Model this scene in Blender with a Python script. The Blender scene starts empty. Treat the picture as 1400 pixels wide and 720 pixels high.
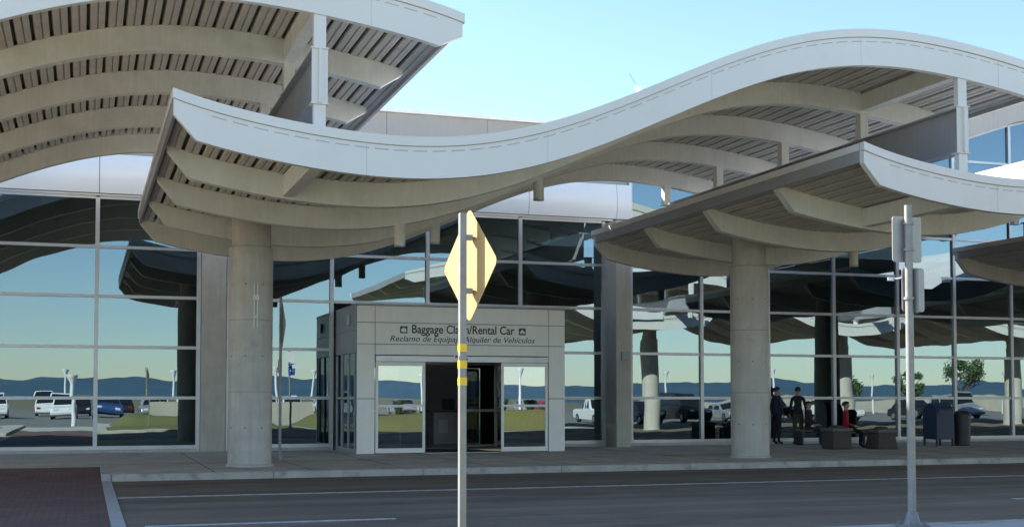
import bpy, bmesh, math, random
import numpy as np
from mathutils import Vector, Matrix
random.seed(7)
R = math.radians
scene = bpy.context.scene
COL = scene.collection

# ------------------------------------------------------------------ camera
cam_d = bpy.data.cameras.new('camera')
cam = bpy.data.objects.new('camera', cam_d); COL.objects.link(cam)
cam_d.sensor_width = 36.0
cam_d.lens = 1705.9 / 1400 * 36
cam_d.shift_y = 0.0825
cam_d.clip_start = 0.05
cam_d.clip_end = 9000
cam.location = (0, 0, 1.55)
cam.rotation_euler = (R(90 + 2.30), 0, R(-18.92))
scene.camera = cam

# ------------------------------------------------------------------ sky, sun, exposure
SUN_AZ, SUN_EL = -45.0, 34.0           # degrees from +Y (negative = to the left), above the horizon
wd = bpy.data.worlds.new('World'); scene.world = wd; wd.use_nodes = True
wn = wd.node_tree.nodes; wl = wd.node_tree.links
bg = wn['Background']
sky = wn.new('ShaderNodeTexSky'); sky.sky_type = 'NISHITA'; sky.sun_disc = False
sky.sun_elevation = R(SUN_EL); sky.sun_rotation = R(SUN_AZ)
sky.altitude = 50; sky.air_density = 1.0; sky.dust_density = 0.2; sky.ozone_density = 3.0
wl.new(sky.outputs['Color'], bg.inputs['Color'])
bg.inputs['Strength'].default_value = 0.088
sun_dir = Vector((math.sin(R(SUN_AZ)) * math.cos(R(SUN_EL)), math.cos(R(SUN_AZ)) * math.cos(R(SUN_EL)), math.sin(R(SUN_EL))))
sl = bpy.data.lights.new('sun', 'SUN'); sl.energy = 5.0; sl.angle = R(0.5); sl.color = (1.0, 0.92, 0.80)
so = bpy.data.objects.new('sun', sl); COL.objects.link(so)
so.rotation_euler = sun_dir.to_track_quat('Z', 'Y').to_euler()
so.location = sun_dir * 60
scene.view_settings.view_transform = 'Standard'
scene.view_settings.look = 'None'
scene.view_settings.gamma = 1.0
scene.view_settings.use_curve_mapping = False
scene.view_settings.exposure = 1.80
scene.cycles.use_denoising = True
scene.cycles.max_bounces = 10
scene.cycles.diffuse_bounces = 8
scene.cycles.glossy_bounces = 5
scene.cycles.transparent_max_bounces = 12
scene.cycles.caustics_reflective = False
scene.cycles.caustics_refractive = False

# ------------------------------------------------------------------ materials
MATS = {}
def mat(name, col, rough=0.6, metal=0.0, var=0.12, scale=3.0, bump=0.0, bscale=40.0, streak=0.0, spec=0.5, vcol=None):
    """Principled material with soft colour variation, optional vertical streaks and fine relief."""
    m = bpy.data.materials.new(name); m.use_nodes = True; MATS[name] = m
    nt = m.node_tree; N = nt.nodes; L = nt.links
    b = N['Principled BSDF']
    b.inputs['Roughness'].default_value = rough
    b.inputs['Metallic'].default_value = metal
    b.inputs['Specular IOR Level'].default_value = spec
    tc = N.new('ShaderNodeTexCoord'); geo = N.new('ShaderNodeNewGeometry')
    n1 = N.new('ShaderNodeTexNoise'); n1.inputs['Scale'].default_value = scale; n1.inputs['Detail'].default_value = 6
    n1.inputs['Roughness'].default_value = 0.62
    L.new(geo.outputs['Position'], n1.inputs['Vector'])
    rmp = N.new('ShaderNodeValToRGB')
    c2 = vcol if vcol else tuple(c * (1 - var) for c in col)
    c1 = tuple(min(1, c * (1 + var * 0.6)) for c in col)
    rmp.color_ramp.elements[0].position = 0.30; rmp.color_ramp.elements[0].color = (*c2, 1)
    rmp.color_ramp.elements[1].position = 0.70; rmp.color_ramp.elements[1].color = (*c1, 1)
    L.new(n1.outputs['Fac'], rmp.inputs['Fac'])
    out = rmp.outputs['Color']
    if streak > 0:
        mp = N.new('ShaderNodeMapping'); mp.inputs['Scale'].default_value = (5, 5, 0.35)
        L.new(geo.outputs['Position'], mp.inputs['Vector'])
        n2 = N.new('ShaderNodeTexNoise'); n2.inputs['Scale'].default_value = 2.2; n2.inputs['Detail'].default_value = 5
        L.new(mp.outputs['Vector'], n2.inputs['Vector'])
        r2 = N.new('ShaderNodeValToRGB')
        r2.color_ramp.elements[0].position = 0.35; r2.color_ramp.elements[0].color = (1 - streak, 1 - streak, 1 - streak * 1.1, 1)
        r2.color_ramp.elements[1].position = 0.62; r2.color_ramp.elements[1].color = (1, 1, 1, 1)
        L.new(n2.outputs['Fac'], r2.inputs['Fac'])
        mx = N.new('ShaderNodeMix'); mx.data_type = 'RGBA'; mx.blend_type = 'MULTIPLY'; mx.inputs['Factor'].default_value = 1
        L.new(out, mx.inputs['A']); L.new(r2.outputs['Color'], mx.inputs['B'])
        out = mx.outputs['Result']
    L.new(out, b.inputs['Base Color'])
    if bump > 0:
        n3 = N.new('ShaderNodeTexNoise'); n3.inputs['Scale'].default_value = bscale; n3.inputs['Detail'].default_value = 5
        L.new(geo.outputs['Position'], n3.inputs['Vector'])
        bp = N.new('ShaderNodeBump'); bp.inputs['Strength'].default_value = bump; bp.inputs['Distance'].default_value = 0.02
        L.new(n3.outputs['Fac'], bp.inputs['Height']); L.new(bp.outputs['Normal'], b.inputs['Normal'])
    return m

mat('white_paint', (0.74, 0.75, 0.74), 0.45, var=0.07, scale=1.2, streak=0.06)
mat('fascia_white', (0.765, 0.755, 0.705), 0.42, var=0.03, scale=0.5)
mat('rib_cream', (0.78, 0.785, 0.72), 0.55, var=0.10, scale=1.4, streak=0.06)
mat('deck_metal', (0.56, 0.53, 0.48), 0.5, var=0.16, scale=1.1)
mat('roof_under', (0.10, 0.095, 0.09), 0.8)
mat('roof_white', (0.78, 0.78, 0.76), 0.55, var=0.08, scale=0.8)
mat('shadow_joint_grey', (0.46, 0.48, 0.49), 0.5)  # panel joints and the painted shadow dashes on the fascia
mat('girder_grey', (0.36, 0.36, 0.37), 0.45, var=0.08, scale=1.5, streak=0.08)
mat('column_concrete', (0.54, 0.51, 0.455), 0.85, var=0.12, scale=2.3, bump=0.25, bscale=55, streak=0.10)
mat('seam_grey', (0.27, 0.26, 0.235), 0.9)
mat('pier_concrete', (0.52, 0.49, 0.43), 0.85, var=0.12, scale=2.0, bump=0.2, bscale=60, streak=0.10)
mat('aluminium', (0.50, 0.51, 0.52), 0.38, metal=0.55, var=0.08, scale=3)
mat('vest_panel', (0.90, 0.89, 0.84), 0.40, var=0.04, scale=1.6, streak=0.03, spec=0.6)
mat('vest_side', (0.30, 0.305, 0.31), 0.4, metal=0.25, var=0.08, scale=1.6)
mat('dark_joint', (0.03, 0.03, 0.032), 0.8)
mat('spandrel_white', (0.86, 0.87, 0.87), 0.25, var=0.04, scale=0.8, spec=0.6)
mat('parapet_grey', (0.36, 0.34, 0.315), 0.55, var=0.07, scale=0.9, streak=0.06)
mat('coping', (0.78, 0.78, 0.77), 0.4, var=0.05)
mat('concrete_walk', (0.54, 0.48, 0.39), 0.9, var=0.22, scale=1.3, bump=0.2, bscale=70)
mat('kerb_concrete', (0.46, 0.43, 0.37), 0.88, var=0.22, scale=2.2, bump=0.2, bscale=60)
mat('island_concrete', (0.48, 0.465, 0.42), 0.9, var=0.18, scale=1.5, bump=0.2, bscale=70)
mat('lane_paint', (0.56, 0.56, 0.54), 0.7, var=0.45, scale=7)
mat('band_concrete', (0.46, 0.44, 0.40), 0.88, var=0.18, scale=2.5)
mat('galvanised', (0.27, 0.27, 0.27), 0.5, metal=0.25, var=0.16, scale=9, streak=0.1)
mat('sign_yellow', (0.44, 0.305, 0.125), 0.5, var=0.06, scale=3)
mat('tape_yellow', (0.80, 0.52, 0.03), 0.45, var=0.1, scale=30)
mat('sign_back', (0.36, 0.36, 0.36), 0.45, metal=0.25, var=0.08, scale=6)
mat('sign_white', (0.78, 0.78, 0.77), 0.4, var=0.04)
mat('sign_blue', (0.02, 0.09, 0.42), 0.4, var=0.05)
mat('letter_dark', (0.035, 0.04, 0.05), 0.5)
mat('int_floor', (0.35, 0.34, 0.33), 0.35, var=0.1)
mat('int_wall', (0.55, 0.53, 0.50), 0.8, var=0.1)
mat('int_dark', (0.22, 0.215, 0.21), 0.6)
mat('wood', (0.20, 0.12, 0.06), 0.6, var=0.3, scale=4)
mat('aggregate', (0.09, 0.075, 0.065), 0.9, var=0.5, scale=45, bump=0.5, bscale=90)
mat('aggregate_lid', (0.16, 0.15, 0.135), 0.85, var=0.3, scale=20, bump=0.3)
mat('mail_blue', (0.025, 0.045, 0.095), 0.38, var=0.1)
mat('bin_dark', (0.035, 0.037, 0.04), 0.5, var=0.2, scale=8)
mat('skin', (0.42, 0.25, 0.18), 0.55)
mat('cloth_red', (0.30, 0.012, 0.02), 0.85, var=0.2, scale=14)
mat('cloth_black', (0.012, 0.012, 0.015), 0.85, var=0.3, scale=14)
mat('cloth_navy', (0.02, 0.025, 0.045), 0.85, var=0.3, scale=14)
mat('cloth_khaki', (0.05, 0.045, 0.035), 0.85, var=0.2, scale=14)
mat('hair', (0.015, 0.011, 0.009), 0.6)
mat('rubber', (0.02, 0.02, 0.02), 0.8)
mat('chrome', (0.6, 0.6, 0.62), 0.2, metal=0.9)
mat('car_white', (0.75, 0.75, 0.75), 0.25, var=0.03); mat('car_red', (0.36, 0.015, 0.02), 0.25, var=0.05)
mat('car_silver', (0.42, 0.43, 0.45), 0.25, metal=0.4, var=0.04); mat('car_black', (0.02, 0.02, 0.022), 0.2, var=0.05)
mat('car_blue', (0.03, 0.07, 0.2), 0.25, var=0.05)
mat('car_glass', (0.015, 0.018, 0.02), 0.08, var=0.05)
mat('lamp_red', (0.35, 0.01, 0.01), 0.2); mat('lamp_clear', (0.7, 0.7, 0.68), 0.15)
mat('bark', (0.10, 0.075, 0.05), 0.9, var=0.3, scale=8, bump=0.4, bscale=25)
mat('leaf', (0.055, 0.10, 0.03), 0.6, var=0.45, scale=2.5)
mat('hill_forest_haze', (0.04, 0.10, 0.155), 0.95, var=0.22, scale=0.01)  # forest green with the blue haze of distance mixed into the colour
mat('lot_asphalt', (0.20, 0.195, 0.18), 0.9, var=0.2, scale=0.8)
mat('far_ground', (0.17, 0.16, 0.10), 0.95, var=0.3, scale=0.05)
mat('wall_beige', (0.46, 0.42, 0.34), 0.85, var=0.12, scale=0.8)
mat('grass', (0.12, 0.135, 0.035), 0.9, var=0.3, scale=1.2, bump=0.6, bscale=45, vcol=(0.17, 0.145, 0.06))
mat('dome_white', (0.85, 0.85, 0.85), 0.3)

def mat_asphalt():
    m = mat('asphalt', (0.240, 0.190, 0.138), 0.95, var=0.16, scale=0.45, bump=0.35, bscale=130, spec=0.15)
    nt = m.node_tree; N = nt.nodes; L = nt.links; b = N['Principled BSDF']
    src = b.inputs['Base Color'].links[0].from_socket
    geo = [n for n in N if n.type == 'NEW_GEOMETRY'][0]
    # tyre-polished tracks along the lanes and fine aggregate
    mp = N.new('ShaderNodeMapping'); mp.inputs['Scale'].default_value = (0.05, 1.3, 1)
    L.new(geo.outputs['Position'], mp.inputs['Vector'])
    n = N.new('ShaderNodeTexNoise'); n.inputs['Scale'].default_value = 1.0; n.inputs['Detail'].default_value = 4
    L.new(mp.outputs['Vector'], n.inputs['Vector'])
    r = N.new('ShaderNodeValToRGB'); r.color_ramp.elements[0].position = 0.35; r.color_ramp.elements[0].color = (0.78, 0.78, 0.78, 1)
    r.color_ramp.elements[1].position = 0.7; r.color_ramp.elements[1].color = (1.18, 1.18, 1.18, 1)
    L.new(n.outputs['Fac'], r.inputs['Fac'])
    mx = N.new('ShaderNodeMix'); mx.data_type = 'RGBA'; mx.blend_type = 'MULTIPLY'; mx.inputs['Factor'].default_value = 1
    L.new(src, mx.inputs['A']); L.new(r.outputs['Color'], mx.inputs['B'])
    n2 = N.new('ShaderNodeTexNoise'); n2.inputs['Scale'].default_value = 60; n2.inputs['Detail'].default_value = 3
    L.new(geo.outputs['Position'], n2.inputs['Vector'])
    r2 = N.new('ShaderNodeValToRGB'); r2.color_ramp.elements[0].position = 0.3; r2.color_ramp.elements[0].color = (0.72, 0.72, 0.72, 1)
    r2.color_ramp.elements[1].position = 0.7; r2.color_ramp.elements[1].color = (1.25, 1.25, 1.25, 1)
    L.new(n2.outputs['Fac'], r2.inputs['Fac'])
    mx2 = N.new('ShaderNodeMix'); mx2.data_type = 'RGBA'; mx2.blend_type = 'MULTIPLY'; mx2.inputs['Factor'].default_value = 1
    L.new(mx.outputs['Result'], mx2.inputs['A']); L.new(r2.outputs['Color'], mx2.inputs['B'])
    L.new(mx2.outputs['Result'], b.inputs['Base Color'])
mat_asphalt()

def add_stains(name, scale, lo, hi, dark, sx=1.0):
    m = MATS[name]; N = m.node_tree.nodes; L = m.node_tree.links; b = N['Principled BSDF']
    src = b.inputs['Base Color'].links[0].from_socket
    geo = [n for n in N if n.type == 'NEW_GEOMETRY'][0]
    mp = N.new('ShaderNodeMapping'); mp.inputs['Scale'].default_value = (sx, 1, 1); mp.inputs['Location'].default_value = (3.7, 1.9, 0.4)
    L.new(geo.outputs['Position'], mp.inputs['Vector'])
    n = N.new('ShaderNodeTexNoise'); n.inputs['Scale'].default_value = scale; n.inputs['Detail'].default_value = 7; n.inputs['Roughness'].default_value = 0.68
    L.new(mp.outputs['Vector'], n.inputs['Vector'])
    r = N.new('ShaderNodeValToRGB'); r.color_ramp.elements[0].position = lo; r.color_ramp.elements[0].color = (1, 1, 1, 1)
    r.color_ramp.elements[1].position = hi; r.color_ramp.elements[1].color = (dark, dark, dark, 1)
    L.new(n.outputs['Fac'], r.inputs['Fac'])
    mx = N.new('ShaderNodeMix'); mx.data_type = 'RGBA'; mx.blend_type = 'MULTIPLY'; mx.inputs['Factor'].default_value = 1
    L.new(src, mx.inputs['A']); L.new(r.outputs['Color'], mx.inputs['B']); L.new(mx.outputs['Result'], b.inputs['Base Color'])
add_stains('asphalt', 0.9, 0.56, 0.68, 0.66, 0.35)
add_stains('asphalt', 5.0, 0.64, 0.70, 0.55)
add_stains('concrete_walk', 1.4, 0.55, 0.66, 0.68)
add_stains('concrete_walk', 9.0, 0.66, 0.70, 0.5)
add_stains('kerb_concrete', 2.0, 0.52, 0.64, 0.62)
add_stains('column_concrete', 1.1, 0.56, 0.70, 0.80)
add_stains('fascia_white', 0.6, 0.55, 0.75, 0.93)
add_stains('rib_cream', 0.7, 0.52, 0.72, 0.86)

def mat_brick():
    m = bpy.data.materials.new('brick_pavers'); m.use_nodes = True; MATS['brick_pavers'] = m
    N = m.node_tree.nodes; L = m.node_tree.links; b = N['Principled BSDF']; b.inputs['Roughness'].default_value = 0.9
    geo = N.new('ShaderNodeNewGeometry')
    br = N.new('ShaderNodeTexBrick')
    br.inputs['Color1'].default_value = (0.200, 0.105, 0.085, 1); br.inputs['Color2'].default_value = (0.140, 0.078, 0.066, 1)
    br.inputs['Mortar'].default_value = (0.06, 0.055, 0.05, 1)
    br.inputs['Scale'].default_value = 1.0; br.inputs['Brick Width'].default_value = 0.2; br.inputs['Row Height'].default_value = 0.1
    br.inputs['Mortar Size'].default_value = 0.006; br.inputs['Bias'].default_value = -0.1
    L.new(geo.outputs['Position'], br.inputs['Vector'])
    n = N.new('ShaderNodeTexNoise'); n.inputs['Scale'].default_value = 1.2; n.inputs['Detail'].default_value = 5
    L.new(geo.outputs['Position'], n.inputs['Vector'])
    r = N.new('ShaderNodeValToRGB'); r.color_ramp.elements[0].color = (0.7, 0.7, 0.72, 1); r.color_ramp.elements[1].color = (1.2, 1.2, 1.2, 1)
    L.new(n.outputs['Fac'], r.inputs['Fac'])
    mx = N.new('ShaderNodeMix'); mx.data_type = 'RGBA'; mx.blend_type = 'MULTIPLY'; mx.inputs['Factor'].default_value = 1
    L.new(br.outputs['Color'], mx.inputs['A']); L.new(r.outputs['Color'], mx.inputs['B'])
    L.new(mx.outputs['Result'], b.inputs['Base Color'])
    bp = N.new('ShaderNodeBump'); bp.inputs['Strength'].default_value = 0.4; bp.inputs['Distance'].default_value = 0.004; bp.invert = True
    L.new(br.outputs['Fac'], bp.inputs['Height']); L.new(bp.outputs['Normal'], b.inputs['Normal'])
mat_brick()

def mat_glass(name, refl, trans, fac, warp=0.010):
    m = bpy.data.materials.new(name); m.use_nodes = True; MATS[name] = m
    N = m.node_tree.nodes; L = m.node_tree.links
    N.remove(N['Principled BSDF']); out = N['Material Output']
    g = N.new('ShaderNodeBsdfGlossy'); g.inputs['Color'].default_value = (*refl, 1); g.inputs['Roughness'].default_value = 0.0
    t = N.new('ShaderNodeBsdfTransparent'); t.inputs['Color'].default_value = (*trans, 1)
    mx = N.new('ShaderNodeMixShader'); mx.inputs['Fac'].default_value = fac
    L.new(t.outputs[0], mx.inputs[1]); L.new(g.outputs[0], mx.inputs[2]); L.new(mx.outputs[0], out.inputs['Surface'])
    geo = N.new('ShaderNodeNewGeometry')
    n = N.new('ShaderNodeTexNoise'); n.inputs['Scale'].default_value = 0.55; n.inputs['Detail'].default_value = 1.5
    L.new(geo.outputs['Position'], n.inputs['Vector'])
    bp = N.new('ShaderNodeBump'); bp.inputs['Strength'].default_value = 1.0; bp.inputs['Distance'].default_value = warp
    L.new(n.outputs['Fac'], bp.inputs['Height']); L.new(bp.outputs['Normal'], g.inputs['Normal'])
mat_glass('facade_glass', (0.22, 0.285, 0.31), (0.50, 0.55, 0.55), 0.68, 0.004)
mat_glass('added_skylight_glass', (0.5, 0.55, 0.56), (0.34, 0.37, 0.37), 0.15, 0.0)  # glazing for the added roof opening
mat_glass('door_glass', (0.34, 0.41, 0.45), (0.55, 0.58, 0.58), 0.60, 0.003)

# ------------------------------------------------------------------ mesh helpers
POS = {}          # object name -> centre of its mesh in the coordinates of its root
class MB:
    def __init__(self): self.v = []; self.f = []; self.mi = []
    def add(self, verts, faces, mi=0):
        k = len(self.v); self.v += [tuple(p) for p in verts]
        self.f += [tuple(i + k for i in q) for q in faces]; self.mi += [mi] * len(faces); return self
    def box(self, x0, x1, y0, y1, z0, z1, mi=0):
        return self.add([(x0,y0,z0),(x1,y0,z0),(x1,y1,z0),(x0,y1,z0),(x0,y0,z1),(x1,y0,z1),(x1,y1,z1),(x0,y1,z1)],
                        [(0,3,2,1),(4,5,6,7),(0,1,5,4),(1,2,6,5),(2,3,7,6),(3,0,4,7)], mi)
    def cyl(self, p0, p1, r0, r1=None, n=20, mi=0, caps=True):
        r1 = r0 if r1 is None else r1
        p0 = Vector(p0); p1 = Vector(p1); d = (p1 - p0).normalized()
        a = d.orthogonal().normalized(); b = d.cross(a)
        vs = []
        for p, r in ((p0, r0), (p1, r1)):
            for i in range(n):
                t = 2 * math.pi * i / n; vs.append(p + a * (r * math.cos(t)) + b * (r * math.sin(t)))
        fs = [(i, (i+1) % n, n + (i+1) % n, n + i) for i in range(n)]
        if caps: fs += [tuple(range(n-1, -1, -1)), tuple(range(n, 2*n))]
        return self.add(vs, fs, mi)
    def lathe(self, prof, c=(0,0), n=24, mi=0):
        vs = []; m = len(prof)
        for r, z in prof:
            for i in range(n):
                t = 2 * math.pi * i / n; vs.append((c[0] + r * math.cos(t), c[1] + r * math.sin(t), z))
        fs = [(j*n+i, j*n+(i+1)%n, (j+1)*n+(i+1)%n, (j+1)*n+i) for j in range(m-1) for i in range(n)]
        fs += [tuple(range(n-1, -1, -1)), tuple(range((m-1)*n, m*n))]
        return self.add(vs, fs, mi)
    def prism_y(self, pts, y0, y1, mi=0):      # closed XZ outline (any winding) swept along Y
        n = len(pts); vs = [(x, y0, z) for x, z in pts] + [(x, y1, z) for x, z in pts]
        fs = [(i, (i+1) % n, n + (i+1) % n, n + i) for i in range(n)] + [tuple(range(n-1,-1,-1)), tuple(range(n, 2*n))]
        return self.add(vs, fs, mi)
    def prism_x(self, pts, x0, x1, mi=0):      # closed YZ outline swept along X
        n = len(pts); vs = [(x0, y, z) for y, z in pts] + [(x1, y, z) for y, z in pts]
        fs = [(i, (i+1) % n, n + (i+1) % n, n + i) for i in range(n)] + [tuple(range(n-1,-1,-1)), tuple(range(n, 2*n))]
        return self.add(vs, fs, mi)
    def strip_y(self, xs, zt, zb, y0, y1, mi=0):   # curved beam: top and bottom curves over xs, swept from y0 to y1
        vs = []; n = len(xs)
        for y in (y0, y1):
            for arr in (zt, zb):
                vs += [(x, y, z) for x, z in zip(xs, arr)]
        T0, B0, T1, B1 = 0, n, 2*n, 3*n; fs = []
        for i in range(n-1):
            fs += [(B0+i, B0+i+1, T0+i+1, T0+i), (T1+i, T1+i+1, B1+i+1, B1+i),
                   (T0+i, T0+i+1, T1+i+1, T1+i), (B1+i, B1+i+1, B0+i+1, B0+i)]
        fs += [(T0, T1, B1, B0), (B0+n-1, B1+n-1, T1+n-1, T0+n-1)]
        return self.add(vs, fs, mi)
    def sphere(self, c, r, n=14, m=9, mi=0, sc=(1,1,1)):
        vs = []
        for j in range(m+1):
            p = math.pi * j / m
            for i in range(n):
                t = 2*math.pi*i/n
                vs.append((c[0]+sc[0]*r*math.sin(p)*math.cos(t), c[1]+sc[1]*r*math.sin(p)*math.sin(t), c[2]+sc[2]*r*math.cos(p)))
        return self.add(vs, [(j*n+i, (j+1)*n+i, (j+1)*n+(i+1)%n, j*n+(i+1)%n) for j in range(m) for i in range(n)], mi)
    def build(self, name, material, parent=None, bevel=0.0, smooth=False, seg=2):
        vs = np.array(self.v, float); c = (vs.min(0) + vs.max(0)) / 2
        if parent is None: c[2] = vs[:, 2].min()
        me = bpy.data.meshes.new(name)
        me.from_pydata([tuple(p) for p in (vs - c)], [], self.f)
        bm = bmesh.new(); bm.from_mesh(me)
        bmesh.ops.remove_doubles(bm, verts=bm.verts, dist=1e-5)
        bmesh.ops.recalc_face_normals(bm, faces=bm.faces)
        bm.to_mesh(me); bm.free()
        ms = material if isinstance(material, (list, tuple)) else [material]
        for x in ms: me.materials.append(MATS[x])
        if len(ms) > 1 and len(me.polygons) == len(self.mi):
            for p_, k in zip(me.polygons, self.mi): p_.material_index = k
        if smooth:
            for p_ in me.polygons: p_.use_smooth = True
            try: me.set_sharp_from_angle(angle=R(40))
            except Exception: pass
        o = bpy.data.objects.new(name, me); COL.objects.link(o)
        base = Vector((0,0,0))
        if parent is not None:
            o.parent = parent; base = POS.get(parent.name, Vector((0,0,0)))
        o.location = Vector(c) - base
        POS[o.name] = Vector(c)
        if bevel > 0:
            b = o.modifiers.new('bevel', 'BEVEL'); b.width = bevel; b.segments = seg; b.limit_method = 'ANGLE'; b.angle_limit = R(40)
        return o

def tag(o, label, cat, group=None):
    o['label'] = label; o['category'] = cat
    if group: o['group'] = group
    return o
def struct(o): o['kind'] = 'structure'; return o
def root(name, loc, label, cat, group=None, rz=0.0):
    o = bpy.data.objects.new(name, None); COL.objects.link(o); o.empty_display_size = 0.2
    o.location = loc; o.rotation_euler = (0, 0, rz); POS[o.name] = Vector((0,0,0))
    return tag(o, label, cat, group)
def child_of(o, parent):
    o.parent = parent; return o
def copy_tree(o, parent=None):
    c = o.copy(); COL.objects.link(c); c.parent = parent
    for ch in list(o.children): copy_tree(ch, c)
    return c

# ------------------------------------------------------------------ the ground
KERB_Y, ISL_Y, FAC_Y, SW_Z = 24.50, 12.10, 34.24, 0.13
XW0, XW1 = -2.9, 0.33                     # brick crosswalk
X0, X1 = -90.0, 150.0
def sheet(name, x0, x1, y0, y1, z, m, nx=1, ny=1):
    mb = MB(); vs = []; fs = []
    for j in range(ny+1):
        for i in range(nx+1): vs.append((x0+(x1-x0)*i/nx, y0+(y1-y0)*j/ny, z))
    for j in range(ny):
        for i in range(nx):
            a = j*(nx+1)+i; fs.append((a, a+1, a+nx+2, a+nx+1))
    return struct(mb.add(vs, fs).build(name, m))
sheet('ground', -4500, 4500, -4500, 4500, -0.10, 'far_ground')
sheet('parking_lot', X0, X1, -95, -3.0, -0.03, 'lot_asphalt')
road = sheet('road', X0, X1, ISL_Y, KERB_Y, 0.0, 'asphalt')
def flat_piece(name, x0, x1, y0, y1, z0, z1, m, parent, bevel=0.0):
    return MB().box(x0, x1, y0, y1, z0, z1).build(name, m, parent, bevel)
POS['road'] = Vector((30, 18.3, 0)); POS['road'] = Vector(road.location)
flat_piece('edge_line', XW1 + 0.19, X1, 20.38, 20.50, 0.001, 0.006, 'lane_paint', road)
flat_piece('edge_line', X0, XW0 - 0.19, 20.38, 20.50, 0.001, 0.006, 'lane_paint', road)
for x in (-38.4, -25.5, -12.2, 0.72, 13.6, 26.5, 39.4, 52.3):
    flat_piece('lane_dash', x, x + 3.1, 15.72, 15.85, 0.001, 0.006, 'lane_paint', road)
cw = struct(MB().box(XW0, XW1, ISL_Y, KERB_Y, -0.05, 0.008).build('crosswalk', 'brick_pavers'))
for x in (XW0 - 0.17, XW1):
    struct(MB().box(x, x + 0.17, ISL_Y, KERB_Y + 0.1, -0.05, 0.012).build('crosswalk_border', 'band_concrete'))
struct(MB().add([(XW0, KERB_Y, 0.008), (XW1, KERB_Y, 0.008), (XW1, 27.3, SW_Z + 0.002), (XW0, 27.3, SW_Z + 0.002)], [(0,1,2,3)]).build('kerb_ramp', 'brick_pavers'))
struct(MB().box(XW1, XW1 + 0.17, KERB_Y + 0.1, 27.3, -0.05, SW_Z + 0.004).build('crosswalk_border', 'band_concrete'))
sw = struct(MB().box(XW1 + 0.17, X1, KERB_Y + 0.16, FAC_Y + 0.05, -0.2, SW_Z).box(X0, XW0, KERB_Y + 0.16, FAC_Y + 0.05, -0.2, SW_Z)
            .box(XW0, XW1 + 0.17, 27.3, FAC_Y + 0.05, -0.2, SW_Z - 0.001).build('pavement', 'concrete_walk'))
# kerb stones in 3 m lengths
kx = XW1 + 0.18
k = 0
while kx < 62:
    ks = MB().prism_x([(KERB_Y, -0.05), (KERB_Y + 0.012, SW_Z - 0.02), (KERB_Y + 0.04, SW_Z + 0.006), (KERB_Y + 0.158, SW_Z + 0.006), (KERB_Y + 0.158, -0.05)], kx, kx + 2.988)
    ks.build('kerb_stone', 'kerb_concrete', sw); kx += 3.0
kx = XW0 - 3.0
while kx > -22:
    MB().prism_x([(KERB_Y, -0.05), (KERB_Y + 0.012, SW_Z - 0.02), (KERB_Y + 0.04, SW_Z + 0.006), (KERB_Y + 0.158, SW_Z + 0.006), (KERB_Y + 0.158, -0.05)], kx, kx + 2.988).build('kerb_stone', 'kerb_concrete', sw); kx -= 3.0
# pavement joints: score lines as thin dark strips laid on the surface
for i in range(28):
    x = 2.4 + i * 1.9
    flat_piece('score_joint', x, x + 0.018, KERB_Y + 0.17, FAC_Y - 0.3, SW_Z + 0.0005, SW_Z + 0.0025, 'dark_joint', sw)
flat_piece('score_joint', XW1 + 0.2, 55, 28.2, 28.22, SW_Z + 0.003, SW_Z + 0.0045, 'dark_joint', sw)
# island across the road
isl = struct(MB().box(X0, XW0 - 0.17, -3.0, ISL_Y - 0.16, -0.2, 0.11).box(XW1 + 0.17, 24.5, -3.0, ISL_Y - 0.16, -0.2, 0.11).build('traffic_island', 'island_concrete'))
struct(MB().box(XW0 - 0.17, XW1 + 0.17, -3.0, 5.0, -0.2, 0.02).build('island_walkway', 'island_concrete'))
struct(MB().box(XW0 - 0.17, XW1 + 0.17, 5.002, ISL_Y, -0.2, 0.02).build('island_crossing', 'brick_pavers'))
sheet('far_lanes', 24.5, X1, -3.0, ISL_Y - 0.002, -0.004, 'asphalt')
for a, b, st in ((XW1 + 0.17, 24.5, 1), (-30, XW0 - 0.18, 1)):
    x = a
    while x < b - 0.5:
        MB().box(x, min(x + 2.99, b), ISL_Y - 0.155, ISL_Y, -0.1, 0.125).build('kerb_stone', 'kerb_concrete', isl, 0.015); x += 3.0
def mound(x0, x1, y0, y1, h, seed):
    nx, ny = 40, 20; mb = MB(); vs = []; fs = []; rn = random.Random(seed)
    ph = [rn.uniform(0, 6) for _ in range(4)]
    for j in range(ny+1):
        for i in range(nx+1):
            a, b = i/nx, j/ny
            e = min(1, min(a, 1-a)*7) * min(1, min(b, 1-b)*3.2)
            e = e*e*(3-2*e)
            z = 0.06 + e*h*(0.75 + 0.25*math.sin(a*9+ph[0])*math.cos(b*4+ph[1])) + e*0.03*math.sin(a*40+ph[2])*math.sin(b*23+ph[3])
            vs.append((x0+(x1-x0)*a, y0+(y1-y0)*b, z))
    for j in range(ny):
        for i in range(nx):
            q = j*(nx+1)+i; fs.append((q, q+1, q+nx+2, q+nx+1))
    return struct(mb.add(vs, fs).build('grass_mound', 'grass', smooth=True))
mound(0.9, 9.6, -2.8, 6.6, 0.72, 1); mound(9.7, 23.5, 0.2, 11.3, 0.95, 3); mound(-24, -3.4, -1.5, 11.2, 1.0, 2)

for a, b in ((0.9, 9.6),):
    struct(MB().box(a, b, 5.6, 11.25, 0.02, 0.135).build('grass_verge', 'grass'))

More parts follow.
